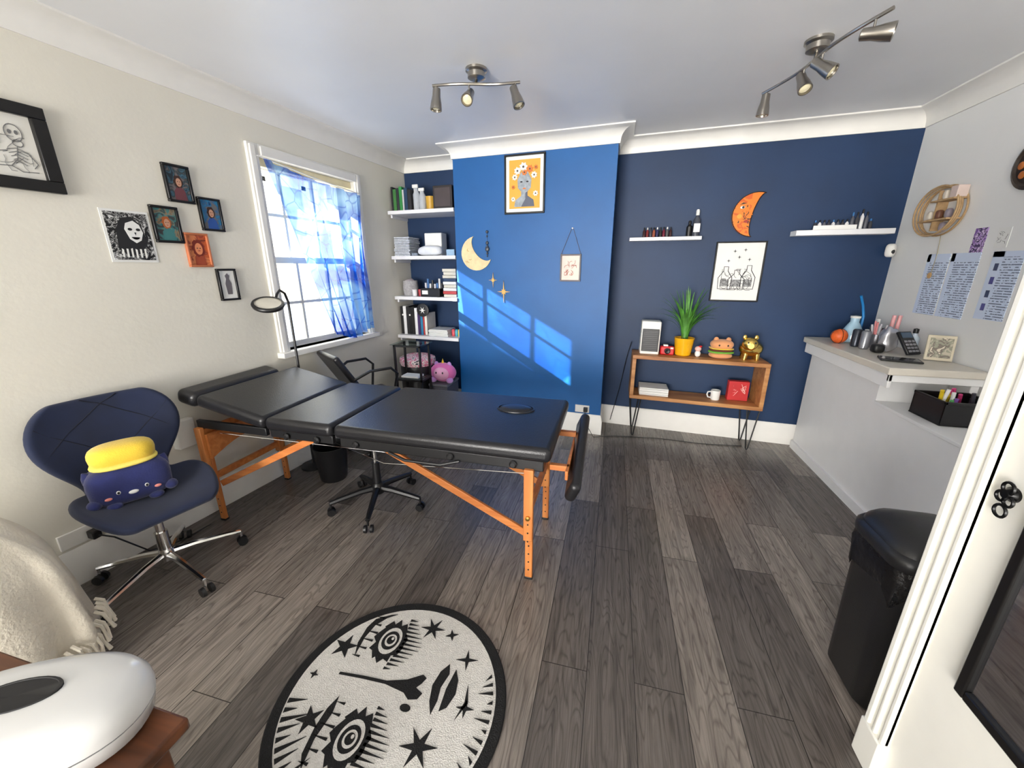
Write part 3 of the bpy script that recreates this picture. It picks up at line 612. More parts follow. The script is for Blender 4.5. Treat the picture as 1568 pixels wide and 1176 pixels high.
cyl('bracket',g,WHITE,(2.07,3.85,1.74),(2.108,3.89,1.75),.012)
# ---------------------------------------------------------------- console table
g=G('console_table')
def cb(a,b,z0,z1,o0,o1): return frb(FB,a,b,z0,z1,o0,o1)
multi('cabinet',g,CONSW,[cb(.21,1.33,.785,.82,.03,.31),cb(.21,1.33,.395,.43,.03,.31),cb(.21,.245,.43,.785,.03,.31),cb(1.295,1.33,.43,.785,.03,.31)],.003)
for i,(x,o_) in enumerate(((.27,.28),(1.27,.28),(.27,.07),(1.27,.07))):
    tube('hairpin_leg_%d'%i,g,BLACK,[FB(x-.05,.395,o_),FB(x-.008,.02,o_),FB(x,.005,o_),FB(x+.008,.02,o_),FB(x+.05,.395,o_)],.006)
g=G('fan_heater')
multi('casing',g,WHITE,[cb(.27,.44,.821,1.13,.10,.24)],.012)
multi('grille_panel',g,BLACK,[cb(.282,.428,.85,1.06,.235,.245)],.004)
multi('grille_slats',g,M('dark_grey',S(60,60,64),.4),[cb(.295,.415,.86+i*.019,.868+i*.019,.245,.25) for i in range(10)])
g=G('toy_camera')
multi('body',g,M('toy_red',S(200,30,34),.35),[cb(.455,.575,.821,.90,.15,.21)],.01)
lathe('lens',g,BLACK,[(.026,0),(.026,.02),(.018,.024),(0,.02)],FB(.515,.86,.21),(0,-1,0));multi('flash',g,PAPER,[cb(.54,.565,.88,.895,.21,.215),cb(.48,.52,.90,.915,.16,.2)],.002)
g=G('potted_plant')
pc=FB(.655,.821,.17)
lathe('pot',g,M('mustard_glaze',S(240,178,20),.25,var=.05,coat=.4),[(.055,0),(.068,.01),(.085,.15),(.088,.165),(.08,.165),(.075,.14)],pc,cap=False)
lathe('soil',g,M('soil',S(50,36,26),.9),[(.078,.135),(.04,.142),(0,.14)],pc)
lathe('pot_base',g,M('mustard_glaze',S(240,178,20)),[(.055,0.001),(0,.001)],pc)
random.seed(11);vs=[];fs=[]
for i in range(70):
    a_=random.uniform(0,2*pi);L_=random.uniform(.28,.50);lean=random.uniform(.1,1.2);w0=random.uniform(.005,.009)
    d=Vector((math.cos(a_),math.sin(a_)*.35,0));p=Vector(pc)+Vector((d.x*.03,d.y*.03,.14));side=Vector((-math.sin(a_),math.cos(a_),0));k0=len(vs);N_=9
    for k in range(N_+1):
        t=k/N_;th=lean*(t*1.7);wd=w0*math.sin(pi*(.12+.88*(1-t)))**.6 if t<1 else .0005
        vs+= [tuple(p-side*wd),tuple(p+side*wd)]
        p=p+(d*math.sin(th)+Vector((0,0,1))*math.cos(th))*L_/N_
    for k in range(N_): b=k0+2*k;fs.append((b,b+1,b+3,b+2))
mk('foliage',g,M('leaf_green',S(80,140,52),.45,var=.5,vs=12),vs,fs,ang=180)
g=G('figurine')
c=Vector(FB(.775,.82,.2));blob('body',g,PAPER,c+Vector((0,0,.03)),(.025,.02,.03));blob('head',g,M('pale_pink',S(235,190,180),.5),c+Vector((0,0,.075)),(.028,.024,.025));blob('bow',g,M('toy_red',S(200,30,34)),c+Vector((.015,-.01,.098)),(.014,.008,.009))
g=G('burger_plush')
c=Vector(FB(.965,.82,.18))
BUN=M('bun_orange',S(226,156,104),.8,var=.08,sheen=.3)
blob('bottom_bun',g,BUN,c+Vector((0,0,.028)),(.095,.075,.028),.8);blob('lettuce',g,M('lettuce',S(120,190,70),.8),c+Vector((0,0,.058)),(.105,.08,.012),.8,nz=.15,ns=20);blob('patty',g,M('patty',S(110,60,40),.8),c+Vector((0,0,.075)),(.096,.075,.014),.8);blob('cheese',g,PY,c+Vector((0,0,.09)),(.1,.078,.008),.7);blob('top_bun',g,BUN,c+Vector((0,0,.125)),(.095,.075,.045),.85)
for s in(-1,1): blob('ear_%d'%(s+1),g,BUN,c+Vector((.05*s,0,.165)),(.022,.015,.024));blob('eye_%d'%(s+1),g,BLACK,c+Vector((.035*s,-.072,.125)),(.007,.005,.008))
g=G('gold_piggy_bank')
c=Vector(FB(1.20,.82,.17));GD=M('polished_gold',S(236,200,110),.25,1,var=.03)
blob('body',g,GD,c+Vector((0,0,.10)),(.095,.075,.07));blob('head',g,GD,c+Vector((-.03,-.06,.15)),(.065,.05,.058));cyl('snout',g,GD,c+Vector((-.035,-.10,.14)),c+Vector((-.04,-.125,.14)),.022,.024)
for s in(-1,1):
    blob('ear_%d'%(s+1),g,GD,c+Vector((-.03+.045*s,-.05,.205)),(.018,.01,.022));blob('eye_%d'%(s+1),g,BLACK,c+Vector((-.03+.028*s,-.106,.165)),(.008,.005,.009))
    for q in(-1,1): cyl('leg_%d_%d'%(s+1,q+1),g,GD,c+Vector((.05*s,.035*q,.001)),c+Vector((.045*s,.03*q,.06)),.018,.024)
g=G('paper_stack');multi('sheets',g,PAPER,[cb(.30,.56,.431+i*.012,.441+i*.012,.06+.004*(i%3),.27-.006*(i%2)) for i in range(6)],.001)
g=G('coffee_mug');c=FB(.97,.431,.2)
lathe('cup',g,PAPER,[(.034,0),(.038,.005),(.04,.09),(.036,.09),(.034,.01),(0,.008)],c);tube('handle',g,PAPER,[Vector(c)+Vector(v) for v in((-.038,0,.075),(-.065,0,.07),(-.07,0,.045),(-.06,0,.02),(-.037,0,.018))],.006)
g=G('gift_box')
push(Matrix.Translation(FB(1.16,.431,.14)))
box('box',g,M('red_card',S(196,48,50),.5),-.085,.085,-.03,.03,0,.18,.003);pop()
strokes(g,FB,(1.16,.53),(.055,.055),12,.172,.002,12,M('pink_ink',S(250,200,190),.6))
# ---------------------------------------------------------------- reception counter
g=G('reception_counter')
CW=M('counter_white',S(240,240,240),.35,var=.015)
multi('body',g,CW,[(1.703,2.10,2.93,3.87,0,.985),(1.703,2.10,1.45,2.9305,0,.75),(1.685,1.703,1.45,3.87,0,.07)],.0)
multi('lower_top',g,CW,[(1.695,2.10,1.45,2.929,.75,.77)],.003)
multi('upper_top',g,M('counter_top_pale',S(214,208,196),.35,var=.03),[(1.62,2.10,2.74,3.885,.985,1.03)],.006)
multi('upper_lip',g,CW,[(1.64,2.10,2.76,2.78,.94,.985),(1.64,1.66,2.76,3.87,.90,.985),(2.06,2.10,2.78,2.93,.77,.985)],.004)
g=G('wire_basket')
bx0,bx1,by_0,by_1,bz0=1.77,2.03,2.50,2.74,.772
MB=M('black_mesh_metal',S(24,24,26),.4,.3)
multi('rim',g,MB,[(bx0,bx1,by_0,by_0+.012,bz0+.12,bz0+.135),(bx0,bx1,by_1-.012,by_1,bz0+.12,bz0+.135),(bx0,bx0+.012,by_0,by_1,bz0+.12,bz0+.135),(bx1-.012,bx1,by_0,by_1,bz0+.12,bz0+.135)],.002)
multi('walls',g,MB,[(bx0+.003,bx1-.003,by_0+.003,by_0+.008,bz0,bz0+.12),(bx0+.003,bx1-.003,by_1-.008,by_1-.003,bz0,bz0+.12),(bx0+.003,bx0+.008,by_0,by_1,bz0,bz0+.12),(bx1-.008,bx1-.003,by_0,by_1,bz0,bz0+.12),(bx0,bx1,by_0,by_1,bz0,bz0+.006)])
random.seed(5)
for i in range(14):
    cc_=random.choice([S(220,190,40),S(200,60,120),S(60,60,70),S(80,160,90),S(230,230,230),S(120,70,160)])
    x=random.uniform(bx0+.03,bx1-.03);y=random.uniform(by_0+.03,by_1-.06)
    cyl('pen_%d'%i,g,M('pen%d'%i,cc_,.4),(x,y,bz0+.02),(x+random.uniform(-.05,.03),y+random.uniform(-.05,.02),bz0+random.uniform(.13,.19)),.009,n=10)
ZT=1.031
g=G('basketball_toy');blob('ball',g,M('orange_rubber',S(226,100,40),.5,var=.2,vs=30),(1.74,3.60,ZT+.055),(.055,.055,.055))
for r_ in(0,pi/2): tube('seam_%d'%int(r_),g,BLACK,[(1.74+.056*math.cos(t*pi/12)*math.cos(r_),3.60+.056*math.cos(t*pi/12)*math.sin(r_),ZT+.055+.056*math.sin(t*pi/12)) for t in range(24)],.002,5,close=True)
g=G('glass_dispenser_bottle')
GLb=M('pale_blue_glass',S(170,205,225),.1,var=.05);lathe('jar',g,GLb,[(.05,0),(.062,.01),(.065,.09),(.04,.14),(.028,.16),(.03,.19)],(1.86,3.68,ZT))
lathe('jar_lid',g,PAPER,[(.033,.19),(.033,.205),(0,.21)],(1.86,3.68,ZT));tube('blue_straw',g,M('blue_straw',S(30,130,200),.4),[(1.93,3.72,ZT),(1.93,3.72,ZT+.2),(1.91,3.72,ZT+.28),(1.87,3.70,ZT+.36)],.009)
g=G('pen_pot');lathe('pot',g,M('steel_pot',S(130,130,135),.3,.8),[(.04,0),(.042,.1),(.038,.1),(.036,.01),(0,.008)],(1.90,3.45,ZT))
for i in range(8):
    a_=i*.8;cyl('brush_%d'%i,g,M('brush%d'%(i%3),(S(40,40,44),S(210,210,214),S(230,140,140))[i%3],.4),(1.90+.015*math.cos(a_),3.45+.015*math.sin(a_),ZT+.01),(1.90+.045*math.cos(a_),3.45+.045*math.sin(a_),ZT+.15+.02*(i%3)),.006,n=8)
g=G('drinks_can')
for i,(x,y) in enumerate(((1.79,3.47),(1.80,3.38))):
    lathe('can_%d'%i,g,M('can_metal_%d'%i,(S(60,64,72),S(150,152,158))[i],.3,.6),[(.024,0),(.029,.006),(.029,.12),(.022,.13),(0,.128)],(x,y,ZT))
g=G('spray_bottle')
for i,(x,y,h_,c_) in enumerate(((1.98,3.62,.20,S(225,228,232)),(2.04,3.30,.17,S(200,214,226)),(1.90,3.57,.12,S(235,200,205)))):
    lathe('bottle_%d'%i,g,M('counter_bottle_%d'%i,c_,.25),[(.028,0),(.03,.01),(.03,h_*.6),(.013,h_*.74),(.012,h_*.82)],(x,y,ZT),n=18)
    lathe('cap_%d'%i,g,(PAPER,BLACK,PAPER)[i],[(.015,h_*.8),(.015,h_*.97),(0,h_)],(x,y,ZT),n=14)
g=G('foil_bag');blob('bag',g,M('foil',S(200,200,205),.25,.7),(1.90,3.31,ZT+.085),(.055,.045,.085),.8,nz=.25,ns=25)
blob('dark_cup',g,BLACK,(1.81,3.24,ZT+.03),(.035,.035,.03),.6)
g=G('tube_pair')
for s in(0,1): cyl('pink_tube_%d'%s,g,M('pink_tube',S(235,170,170),.3),(1.97+.035*s,3.45,ZT),(1.98+.035*s,3.45,ZT+.24),.012)
g=G('card_reader')
push(Matrix.Translation((1.97,3.16,ZT+.005))@Matrix.Rotation(math.radians(25),4,'Z')@Matrix.Rotation(math.radians(55),4,'X'))
box('body',g,BLACK,-.055,.055,0,.17,-.0,.02,.006)
multi('keys',g,M('key_grey',S(150,150,155),.5),[(-.042+i*.03,-.042+i*.03+.02,.015+j*.024,.015+j*.024+.014,.02,.024) for i in range(3) for j in range(4)])
multi('screen',g,M('screen_blue',S(70,90,110),.1),[(-.042,.042,.12,.16,.02,.022)]);pop()
g=G('tabletop_photo_frame')
push(Matrix.Translation((2.02,3.02,ZT+.003))@Matrix.Rotation(math.radians(-20),4,'Z')@Matrix.Rotation(math.radians(-12),4,'X'))
box('frame',g,M('cream_frame',S(214,204,180),.5),-.065,.065,-.008,.008,0,.16,.004)
box('photo',g,art('photo_e',[S(190,180,160),S(150,150,130),S(120,110,100),S(220,210,190)],25,1),-.052,.052,-.011,-.007,.018,.142,.001);pop()
g=G('tablet_computer')
push(Matrix.Translation((1.80,2.98,ZT))@Matrix.Rotation(math.radians(-20),4,'Z'));box('tablet',g,BLACK,-.10,.10,-.065,.065,0,.012,.004);box('tablet_screen',g,M('screen_black',S(12,12,14),.08),-.09,.09,-.055,.055,.012,.0125,0);pop()
# ---------------------------------------------------------------- right wall items
TXT=textmat('printed_text',S(214,226,246),S(110,122,145))
MG=M('sheet_margin',S(214,226,246),.6,var=.01)
for y0,y1,z0,z1 in((3.305,3.50,1.29,1.69),(3.075,3.29,1.29,1.69)):
    g=G('paper_notice');pf('sheet',g,TXT,FR,rc(y0,y1,z0,z1),0,.003)
    pf('margin_top',g,MG,FR,rc(y0,y1,z1-.05,z1),.003,.0035);pf('margin_side',g,MG,FR,rc(y1-.03,y1,z0,z1),.003,.0035)
g=G('paper_notice');pf('sheet',g,TXT,FR,rc(2.80,2.99,1.31,1.69),0,.003)
pf('margin_top',g,MG,FR,rc(2.80,2.99,1.66,1.69),.003,.0035);pf('margin_side',g,MG,FR,rc(2.92,2.99,1.31,1.69),.003,.0035)
for i in range(4):
    pf('icon_%d'%i,g,M('icon%d'%(i%2),(S(90,90,150),S(70,80,110))[i%2],.5),FR,rc(2.935,2.96,1.36+.075*i,1.40+.075*i),.0035,.0045)
g=G('art_postcard');pf('sheet',g,art('purple_art',[S(120,80,160),S(200,170,220),S(60,40,90),S(225,205,235)],22,1.5),FR,rc(3.08,3.17,1.69,1.83),.0,.003)
g=G('art_postcard');pf('sheet',g,PAPER,FR,rc(2.93,3.01,1.71,1.82),.0,.003);strokes(g,FR,(2.97,1.765),(.028,.04),8,.004,.0008,4,GK)
g=G('rattan_wall_shelf')
RT=M('rattan',S(190,158,116),.7,var=.15,vs=40)
for i,(rr,o_) in enumerate(((1,.01),(.93,.03),(1.0,.06),(.97,.045))): tube('hoop_%d'%i,g,RT,[FR(3.47+.19*rr*math.cos(t*pi/20),1.965+.155*rr*math.sin(t*pi/20),o_) for t in range(40)],.006,6,close=True)
multi('ledges',g,RT,[frb(FR,3.30,3.56,1.90,1.91,.0,.09),frb(FR,3.30,3.50,2.02,2.03,.0,.08),frb(FR,3.46,3.47,1.84,2.09,0,.06)])
for i,(y,z,c_) in enumerate(((3.34,2.03,'a'),(3.42,2.03,'b'),(3.36,1.91,'c'),(3.44,1.91,'a'),(3.52,1.91,'b'),(3.38,1.83,'c'))):
    blob('trinket_%d'%i,g,M('trk'+c_,{'a':S(120,80,60),'b':S(225,215,200),'c':S(150,140,150)}[c_],.4),FR(y,z+.03,.045),(.018,.02,.03),.7)
multi('pots',g,M('trinket_box',S(220,200,190),.5),[frb(FR,3.30,3.36,2.03,2.10,.01,.07)],.004)
tube('hanging_cord',g,M('thin_chain',S(150,140,120),.4,.5),[FR(3.43,1.81,.01),FR(3.42,1.70,.006),FR(3.425,1.56,.006)],.002)
blob('pendant',g,M('pendant',S(200,160,110),.4),FR(3.425,1.55,.012),(.006,.02,.02))
g=G('round_wall_plaque')
lathe('disc',g,M('dark_bronze',S(50,38,30),.4,var=.3,vs=20),[(.13,0),(.13,.02),(.11,.03),(.10,.02),(.0,.022)],(2.109,2.90,2.13),(-1,0,0),n=36)
for i in range(8):
    a_=i*pi/4;blob('boss_%d'%i,g,M('plaque_orange',S(190,110,50),.4),(2.085,2.90+.07*math.cos(a_),2.13+.07*math.sin(a_)),(.006,.02,.02))
# ---------------------------------------------------------------- pedal bin
g=G('pedal_bin')
BP=M('bin_black_plastic',S(24,24,26),.35,var=.08,bump=.05,bs=200)
def rr(cx,cy,hx,hy,r,z,n=6):
    o=[]
    for qx,qy,a0 in((1,1,0),(-1,1,pi/2),(-1,-1,pi),(1,-1,3*pi/2)):
        for k in range(n+1):
            a_=a0+pi/2*k/n;o.append((cx+qx*(hx-r)+r*math.cos(a_),cy+qy*(hy-r)+r*math.sin(a_),z))
    return o
bc=(1.13,1.475)
rings('bin_body',g,BP,[rr(*bc,.125,.125,.06,0),rr(*bc,.14,.135,.06,.02),rr(*bc,.155,.145,.07,.62),rr(*bc,.158,.148,.07,.63)],ang=50)
LN=M('bin_liner',S(14,14,16),.2,bump=.6,bs=35)
rings('bin_bag',g,LN,[[(bc[0]+(x-bc[0])*(1+.02*f*math.sin(i*2.1+z*30)),bc[1]+(y-bc[1])*(1+.02*f*math.cos(i*1.7)),z+(.03*math.sin(i*.9) if f>1.5 else 0)) for i,(x,y,_) in enumerate(rr(*bc,hx_,hy_,.07,z,10))] for hx_,hy_,z,f in((.158,.149,.51,1.6),(.163,.153,.56,1.3),(.166,.156,.61,1),(.162,.152,.64,.3))],cap=False,ang=60)
rings('lid_rim',g,BP,[rr(*bc,.163,.153,.075,.635),rr(*bc,.170,.160,.08,.645),rr(*bc,.170,.160,.08,.675),rr(*bc,.160,.150,.08,.69)],ang=50)
rings('lid_dome',g,BP,[rr(*bc,.157,.147,.08,.69),rr(*bc,.153,.143,.08,.705),rr(*bc,.138,.128,.08,.725),rr(*bc,.105,.095,.07,.740),rr(*bc,.06,.05,.04,.748)],ang=60)
box('pedal',g,BLACK,1.08,1.18,1.31,1.345,.015,.03,.004)
# ---------------------------------------------------------------- door with architrave + mirror
push(Matrix.Translation((.012,-.01,0)))
d_=G('door_1')
DWH=M('door_gloss_white',S(230,228,219),.35,var=.02)
box('leaf',d_,DWH,.93,.965,.30,1.20,.005,2.03,.003)
multi('fluted_edge',d_,DWH,[(.915,.965,1.135,1.215,.14,2.03),(.905,.93,1.20,1.22,.14,2.03),(.905,.93,1.168,1.180,.14,2.03),(.908,.93,1.135,1.150,.14,2.03)],.004)
box('plinth_block',d_,DWH,.90,.965,1.13,1.225,0,.15,.005)
IR=M('black_iron',S(18,18,18),.35,.6)
lathe('handle_rose',d_,IR,[(.018,0),(.018,.006),(.012,.012),(.010,.02)],(.93,1.08,1.09),(-1,0,0))
for k,(yy,zz,rr_) in enumerate(((1.08,1.105,.014),(1.070,1.075,.012),(1.090,1.08,.012),(1.08,1.045,.015))): tube('scroll_%d'%k,d_,IR,[(.915,yy+rr_*math.cos(t*pi/8),zz+rr_*math.sin(t*pi/8)) for t in range(16)],.0035,6,close=True)
g=G('wall_mirror')
multi('frame',g,FB_,[(.905,.929,.985,1.012,.56,1.80),(.905,.929,.42,.45,.56,1.80),(.905,.929,.45,.985,.56,.587),(.905,.929,.45,.985,1.77,1.80)],.004)
multi('mirror_glass',g,M('mirror_silver',(.75,.77,.8),.03,1,var=0),[(.915,.92,.45,.985,.587,1.77)])
pop()
# ---------------------------------------------------------------- alcove shelves
def sb(a,b,z0,z1,o0,o1): return frb(FB,a,b,z0,z1,o0,o1)
g=G('alcove_shelves')
for i,z in enumerate((2.16,1.72,1.305,.885)):
    multi('shelf_%d'%i,g,SH,[sb(-2.315,-1.565,z-.035,z,.005,.37)],.003)
for i,z in enumerate((2.125,1.685,1.27,.85)): multi('batten_%d'%i,g,SH,[sb(-2.30,-2.28,z-.03,z,.01,.34)],.002)
def bookrow(g,x0,x1,z,cols,h,o=(.08,.30),hv=.03,seed=1):
    random.seed(seed);x=x0;i=0
    while x<x1:
        w_=random.uniform(.02,.045)
        multi('book_%d'%i,g,M('bk_%d_%d_%d'%tuple(int(255*v) for v in cols[i%len(cols)]),cols[i%len(cols)],.5),[sb(x,x+w_-.003,z,z+h+random.uniform(-hv,hv),*o)],.002);x+=w_;i+=1
g=G('book_row');bookrow(g,-2.30,-2.08,2.161,[S(30,30,34),S(60,120,60),S(40,44,50),S(50,140,70),S(200,200,200),S(30,60,90)],.22,hv=.02,seed=1)
g=G('spray_bottle')
for i,(x,h_) in enumerate(((-2.03,.28),(-1.96,.24))):
    c=FB(x,2.161,.24);lathe('bottle_%d'%i,g,M('bottle_pale',S(190,195,200),.3),[(.036,0),(.038,h_*.55),(.016,h_*.72),(.014,h_*.78)],c,n=18)
    multi('trigger_%d'%i,g,PAPER,[sb(x-.045,x+.02,2.161+h_*.78,2.161+h_*.9,.23,.25),sb(x-.03,x-.02,2.161+h_*.6,2.161+h_*.8,.235,.245)],.004)
g=G('yellow_pot');lathe('pot',g,M('ochre_pot',S(205,160,60),.4),[(.045,0),(.05,.13),(.045,.13),(.04,.02),(0,.02)],FB(-1.87,2.161,.24))
g=G('storage_box')
multi('crate',g,M('dark_walnut',S(40,34,34),.5,var=.2),[sb(-1.80,-1.59,2.161,2.37,.1,.33)],.004);multi('crate_panel',g,M('dark_panel',S(70,60,60),.6),[sb(-1.78,-1.61,2.18,2.35,.33,.333)],.002)
g=G('paper_stack')
random.seed(3)
multi('sheets',g,M('mixed_paper',S(200,205,212),.6,var=.2,vs=40),[sb(-2.30+random.uniform(0,.015),-2.10+random.uniform(-.015,0),1.721+i*.016,1.733+i*.016,.1,.33) for i in range(12)],.001)
g=G('white_storage_box');multi('box',g,PAPER,[sb(-1.98,-1.78,1.721,1.95,.08,.22)],.008)
g=G('tissue_pack');blob('pack',g,M('tissue',S(225,228,232),.6,bump=.3),FB(-1.88,1.772,.29),(.12,.06,.05),.7,nz=.2,ns=12)
multi('small_books',g,M('pale_blue',S(150,180,205),.6),[sb(-1.68,-1.59,1.721,1.78,.1,.33)],.002)
g=G('tool_tray');multi('tray',g,M('tray_mixed',S(120,130,140),.5,var=.4,vs=40),[sb(-2.08,-2.01,1.721,1.75,.1,.34)],.003)
g=G('woven_basket');c=FB(-2.20,1.306,.2);lathe('basket',g,M('grey_weave',S(170,168,170),.8,var=.2,vs=60,bump=.5,bs=80),[(.075,0),(.085,.08),(.078,.16),(.072,.16),(.07,.02),(0,.02)],c)
blob('contents',g,M('linen_bits',S(190,180,185),.8),Vector(c)+Vector((0,0,.14)),(.06,.06,.04),nz=.3,ns=20)
g=G('black_tray');multi('tray',g,BLACK,[sb(-2.01,-1.78,1.306,1.39,.12,.33)],.004)
random.seed(8)
for i in range(8): cyl('bottle_%d'%i,g,M('tb%d'%(i%4),(S(220,220,225),S(60,110,170),S(230,230,230),S(40,40,46))[i%4],.4),FB(-1.995+i*.028,1.39,.22),FB(-1.995+i*.028,1.39+random.uniform(.04,.10),.22),.012,n=12)
multi('white_label',g,PAPER,[sb(-1.99,-1.92,1.33,1.37,.33,.332)])
g=G('cup_set')
for i in range(2): lathe('cup_%d'%i,g,M('cup%d'%i,(S(230,230,230),S(180,60,70))[i],.4),[(.024,0),(.028,.07),(.025,.07),(.022,.01),(0,.01)],FB(-2.095+.045*i,1.306,.30-.05*(i%2)))
g=G('book_stack')
random.seed(9)
for i in range(9):
    cc_=random.choice([S(230,230,228),S(60,60,66),S(190,70,70),S(210,205,190),S(40,60,90)])
    multi('book_%d'%i,g,M('bs_%d_%d'%(int(cc_[0]*999),int(cc_[2]*999)),cc_,.5),[sb(-1.74+random.uniform(0,.015),-1.585,1.306+i*.032,1.335+i*.032,.1,.33)],.002)
g=G('ring_binder_row');bookrow(g,-2.30,-2.10,.886,[S(22,22,24),S(235,235,235),S(30,30,34),S(26,26,30)],.30,hv=.01,seed=5)
for i in range(2): lathe('binder_ring_%d'%i,g,PAPER,[(.010,0),(.010,.002),(0,.002)],FB(-2.27+.09*i,1.10,.30),(0,-1,0),n=12)
bookrow(g,-2.09,-1.98,.886,[S(60,40,90),S(40,120,160),S(190,60,60),S(230,225,215)],.22,seed=6)
g=G('paper_pile');multi('sheets',g,PAPER,[sb(-1.95+random.uniform(0,.02),-1.72+random.uniform(0,.02),.886+i*.012,.896+i*.012,.1,.33) for i in range(6)],.001)
g=G('hanging_clock')
lathe('disc',g,BLACK,[(.07,0),(.07,.02),(.06,.022),(0,.02)],FB(-2.00,1.16,.31),(0,-1,0));pf('face',g,PAPER,FB,star(-2.00,1.16,.04,.012,6),.332,.335)
g=G('jar_group')
for i in range(3): lathe('jar_%d'%i,g,M('jr%d'%i,(S(220,80,90),S(60,160,180),S(240,200,90))[i],.35),[(.020,0),(.022,.06),(.016,.075),(0,.076)],FB(-1.67+.038*i,.886,.25),n=14)
# ---------------------------------------------------------------- things by the window
g=G('office_chair')
push(Matrix.Translation((-2.06,2.95,0))@Matrix.Rotation(math.radians(58),4,'Z'))
castors(g,(0,0),.24,.3,BLACK,BLACK,.09)
cyl('gas_lift',g,BLACK,(0,0,.14),(0,0,.45),.022)
box('seat_cushion',g,LEATHER,-.20,.20,-.20,.20,.45,.53,.03,4)
push(Matrix.Translation((-.15,0,.58))@Matrix.Rotation(math.radians(-30),4,'Y'))
box('backrest',g,LEATHER,-.025,.025,-.21,.21,0.0,.40,.024,4);pop()
for s in(-1,1): tube('armrest_%d'%(s+1),g,BLACK,[(-.22,.20*s,.72),(-.10,.24*s,.78),(.08,.25*s,.78),(.14,.24*s,.72),(.1,.21*s,.50)],.012)
pop()
g=G('glass_side_table')
x0,x1,y0,y1,zt=-2.00,-1.72,3.26,3.47,.90
multi('metal_frame',g,BLACK,[(x,x+.018,y,y+.018,0,zt) for x in(x0,x1-.018) for y in(y0,y1-.018)]+[(x0,x1,y0,y0+.018,z,z+.018) for z in(zt-.018,.55)]+[(x0,x1,y1-.018,y1,z,z+.018) for z in(zt-.018,.55)]+[(x0,x0+.018,y0,y1,z,z+.018) for z in(zt-.018,.55)]+[(x1-.018,x1,y0,y1,z,z+.018) for z in(zt-.018,.55)])
multi('glass_top',g,glassmat('table_glass',(.8,.9,.9),.2),[(x0-.02,x1+.02,y0-.02,y1+.02,zt,zt+.006),(x0+.02,x1-.02,y0+.02,y1-.02,.568,.573)])
multi('white_papers',g,PAPER,[(x0+.04,x1-.06,y0+.04,y1-.05,.574,.59)])
g=G('round_pouf')
lathe('side',g,BLACK,[(.16,0),(.175,.02),(.18,.60),(.175,.62)],(-1.98,3.69,0));lathe('cushion',g,art('pink_pattern',[S(235,215,210),S(220,120,150),S(240,230,225),S(60,50,70)],22,1,.8,pos=[0,.42,.52,.62]),[(.178,.62),(.19,.65),(.185,.69),(.13,.715),(0,.72)],(-1.98,3.69,0))
g=G('toy_chest');box('chest',g,M('grey_chest',S(70,70,80),.6),-1.77,-1.57,3.50,3.80,0,.44,.008)
box('chest_lid',g,M('grey_lid',S(96,96,104),.5),-1.775,-1.565,3.495,3.805,.44,.465,.006)
g=G('unicorn_plush')
c=Vector((-1.66,3.62,.465));PK=M('plush_hot_pink',S(230,116,184),.9,sheen=.3);PL=M('plush_lilac',S(200,150,215),.9,sheen=.3)
blob('body',g,PK,c+Vector((0,0,.10)),(.14,.09,.10));blob('face',g,M('plush_light_pink',S(240,176,210),.9),c+Vector((.005,-.05,.10)),(.09,.055,.07))
lathe('horn',g,PY,[(.018,0),(.010,.03),(.0,.06)],c+Vector((0,0,.185)),n=12)
for s in(-1,1): blob('ear_%d'%(s+1),g,PL,c+Vector((.07*s,0,.18)),(.024,.015,.032));blob('eye_%d'%(s+1),g,BLACK,c+Vector((.035*s,-.098,.115)),(.008,.006,.011));blob('foot_%d'%(s+1),g,PL,c+Vector((.09*s,-.05,.03)),(.035,.04,.03))
g=G('magnifier_lamp')
lx,ly=-2.35,2.46
lathe('base',g,BLACK,[(.10,0),(.10,.015),(.03,.025),(.012,.03)],(lx,ly,0))
tube('pole',g,BLACK,[(lx,ly,.02),(lx,ly,1.2),(lx,ly,1.36),(lx-.005,ly-.015,1.42),(lx-.01,ly-.05,1.445),(lx,ly-.09,1.42),(lx+.01,ly-.12,1.385)],.009)
lc=(lx+.03,ly-.21,1.36);ld=(.30,-.28,.9)
lathe('lamp_rim',g,BLACK,[(.082,.010),(.098,.008),(.102,.0),(.098,-.014),(.085,-.016)],lc,ld,n=32,cap=False)
lathe('lamp_lens',g,M('lamp_lens',S(215,210,195),.15),[(.0,.006),(.086,.004),(.09,-.008),(.0,-.010)],lc,ld,n=32,cap=False)
g=G('waste_basket')
lathe('bin',g,BP,[(.095,0),(.10,.01),(.125,.27),(.13,.28),(.12,.28),(.09,.02),(0,.02)],(-2.06,2.34,0))
g=G('wall_socket')
multi('plate',g,WHITE,[frb(FL,1.04,1.19,.215,.30,.0,.012)],.003)
g=G('power_cable')
box('plug',g,BLACK,-2.60,-2.55,1.135,1.175,.23,.275,.006)
tube('lead',g,BLACK,[(-2.56,1.155,.25),(-2.50,1.19,.22),(-2.47,1.30,.05),(-2.45,1.45,.008),(-2.43,1.62,.007)],.004)
g=G('wall_thermostat');multi('casing',g,WHITE,[frb(FL,1.62,1.73,.52,.70,.0,.05)],.006)
g=G('wall_socket');multi('plate',g,WHITE,[frb(FC,-.30,-.16,.215,.29,.0,.012)],.003);box('plug_in',g,BLACK,-.215,-.175,3.68,3.725,.235,.275,.004)
g=G('floor_cable');tube('lead',g,BLACK,[(-.20,3.68,.25),(-.18,3.66,.12),(-.10,3.62,.008),(.1,3.70,.006),(.5,3.75,.006),(.9,3.72,.006),(1.25,3.76,.006)],.0035,6)
tube('heater_lead',g,BLACK,[FB(.20,.9,.05),FB(.17,.75,.03),FB(.12,.4,.03),FB(.05,.05,.05)],.0035,6)
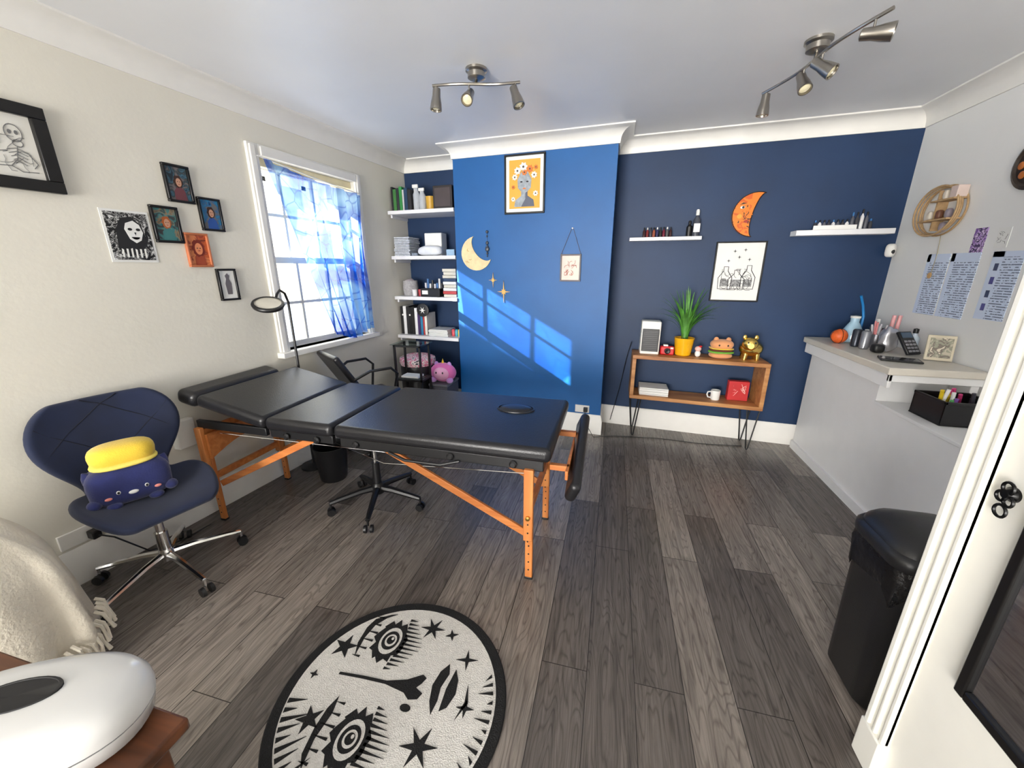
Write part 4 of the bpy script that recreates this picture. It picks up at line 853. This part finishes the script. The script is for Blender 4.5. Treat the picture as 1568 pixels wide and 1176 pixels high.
# ---------------------------------------------------------------- finish groups
bpy.context.view_layer.update()
for e in GR:
    pts=[Vector(v.co) for c in e.children if c.type=='MESH' for v in c.data.vertices]
    if not pts: continue
    mn=Vector([min(p[i] for p in pts) for i in range(3)]);mx=Vector([max(p[i] for p in pts) for i in range(3)])
    loc=Vector(((mn.x+mx.x)/2,(mn.y+mx.y)/2,mn.z));e.location=loc
    for c in e.children: c.matrix_parent_inverse=Matrix.Translation(-loc)
# ---------------------------------------------------------------- light
sl=bpy.data.lights.new('sun','SUN');sl.energy=48;sl.angle=.008;sl.color=(1,.92,.80)
so=bpy.data.objects.new('sun',sl);bpy.context.collection.objects.link(so);so.rotation_euler=Vector((1,.51,-.545)).to_track_quat('-Z','Y').to_euler();so.location=(-6,-2,6)
al=bpy.data.lights.new('fill_light','AREA');al.energy=245;al.shape='RECTANGLE';al.size=2.4;al.size_y=1.8;al.color=(1,.97,.93);al.spread=math.radians(120)  # added fill lamp behind the camera, standing before a closed wall
ao=bpy.data.objects.new('fill_light',al);bpy.context.collection.objects.link(ao);ao.location=(-1.5,-4.0,1.25);ao.rotation_euler=Vector((.30,1,.12)).to_track_quat('-Z','Y').to_euler()
wd=bpy.data.worlds.new('sky');bpy.context.scene.world=wd;wd.use_nodes=True;nt=wd.node_tree;bg=nt.nodes['Background']
bg.inputs['Color'].default_value=(.92,.96,1,1);bg.inputs['Strength'].default_value=5.0
# ---------------------------------------------------------------- camera
f,th,ps=598.3059,.2888,.2501
F=Vector((-math.sin(ps)*math.cos(th),math.cos(ps)*math.cos(th),-math.sin(th)));R=Vector((math.cos(ps),math.sin(ps),0));U=R.cross(F)
cam=bpy.data.cameras.new('camera');co=bpy.data.objects.new('camera',cam);bpy.context.collection.objects.link(co)
co.matrix_world=Matrix(((R[0],U[0],-F[0],0),(R[1],U[1],-F[1],0),(R[2],U[2],-F[2],1.6),(0,0,0,1)))
cam.sensor_width=36;cam.lens=f/1568*36;cam.clip_start=.02
sc=bpy.context.scene;sc.camera=co
sc.view_settings.view_transform='Standard';sc.view_settings.look='None';sc.view_settings.exposure=0
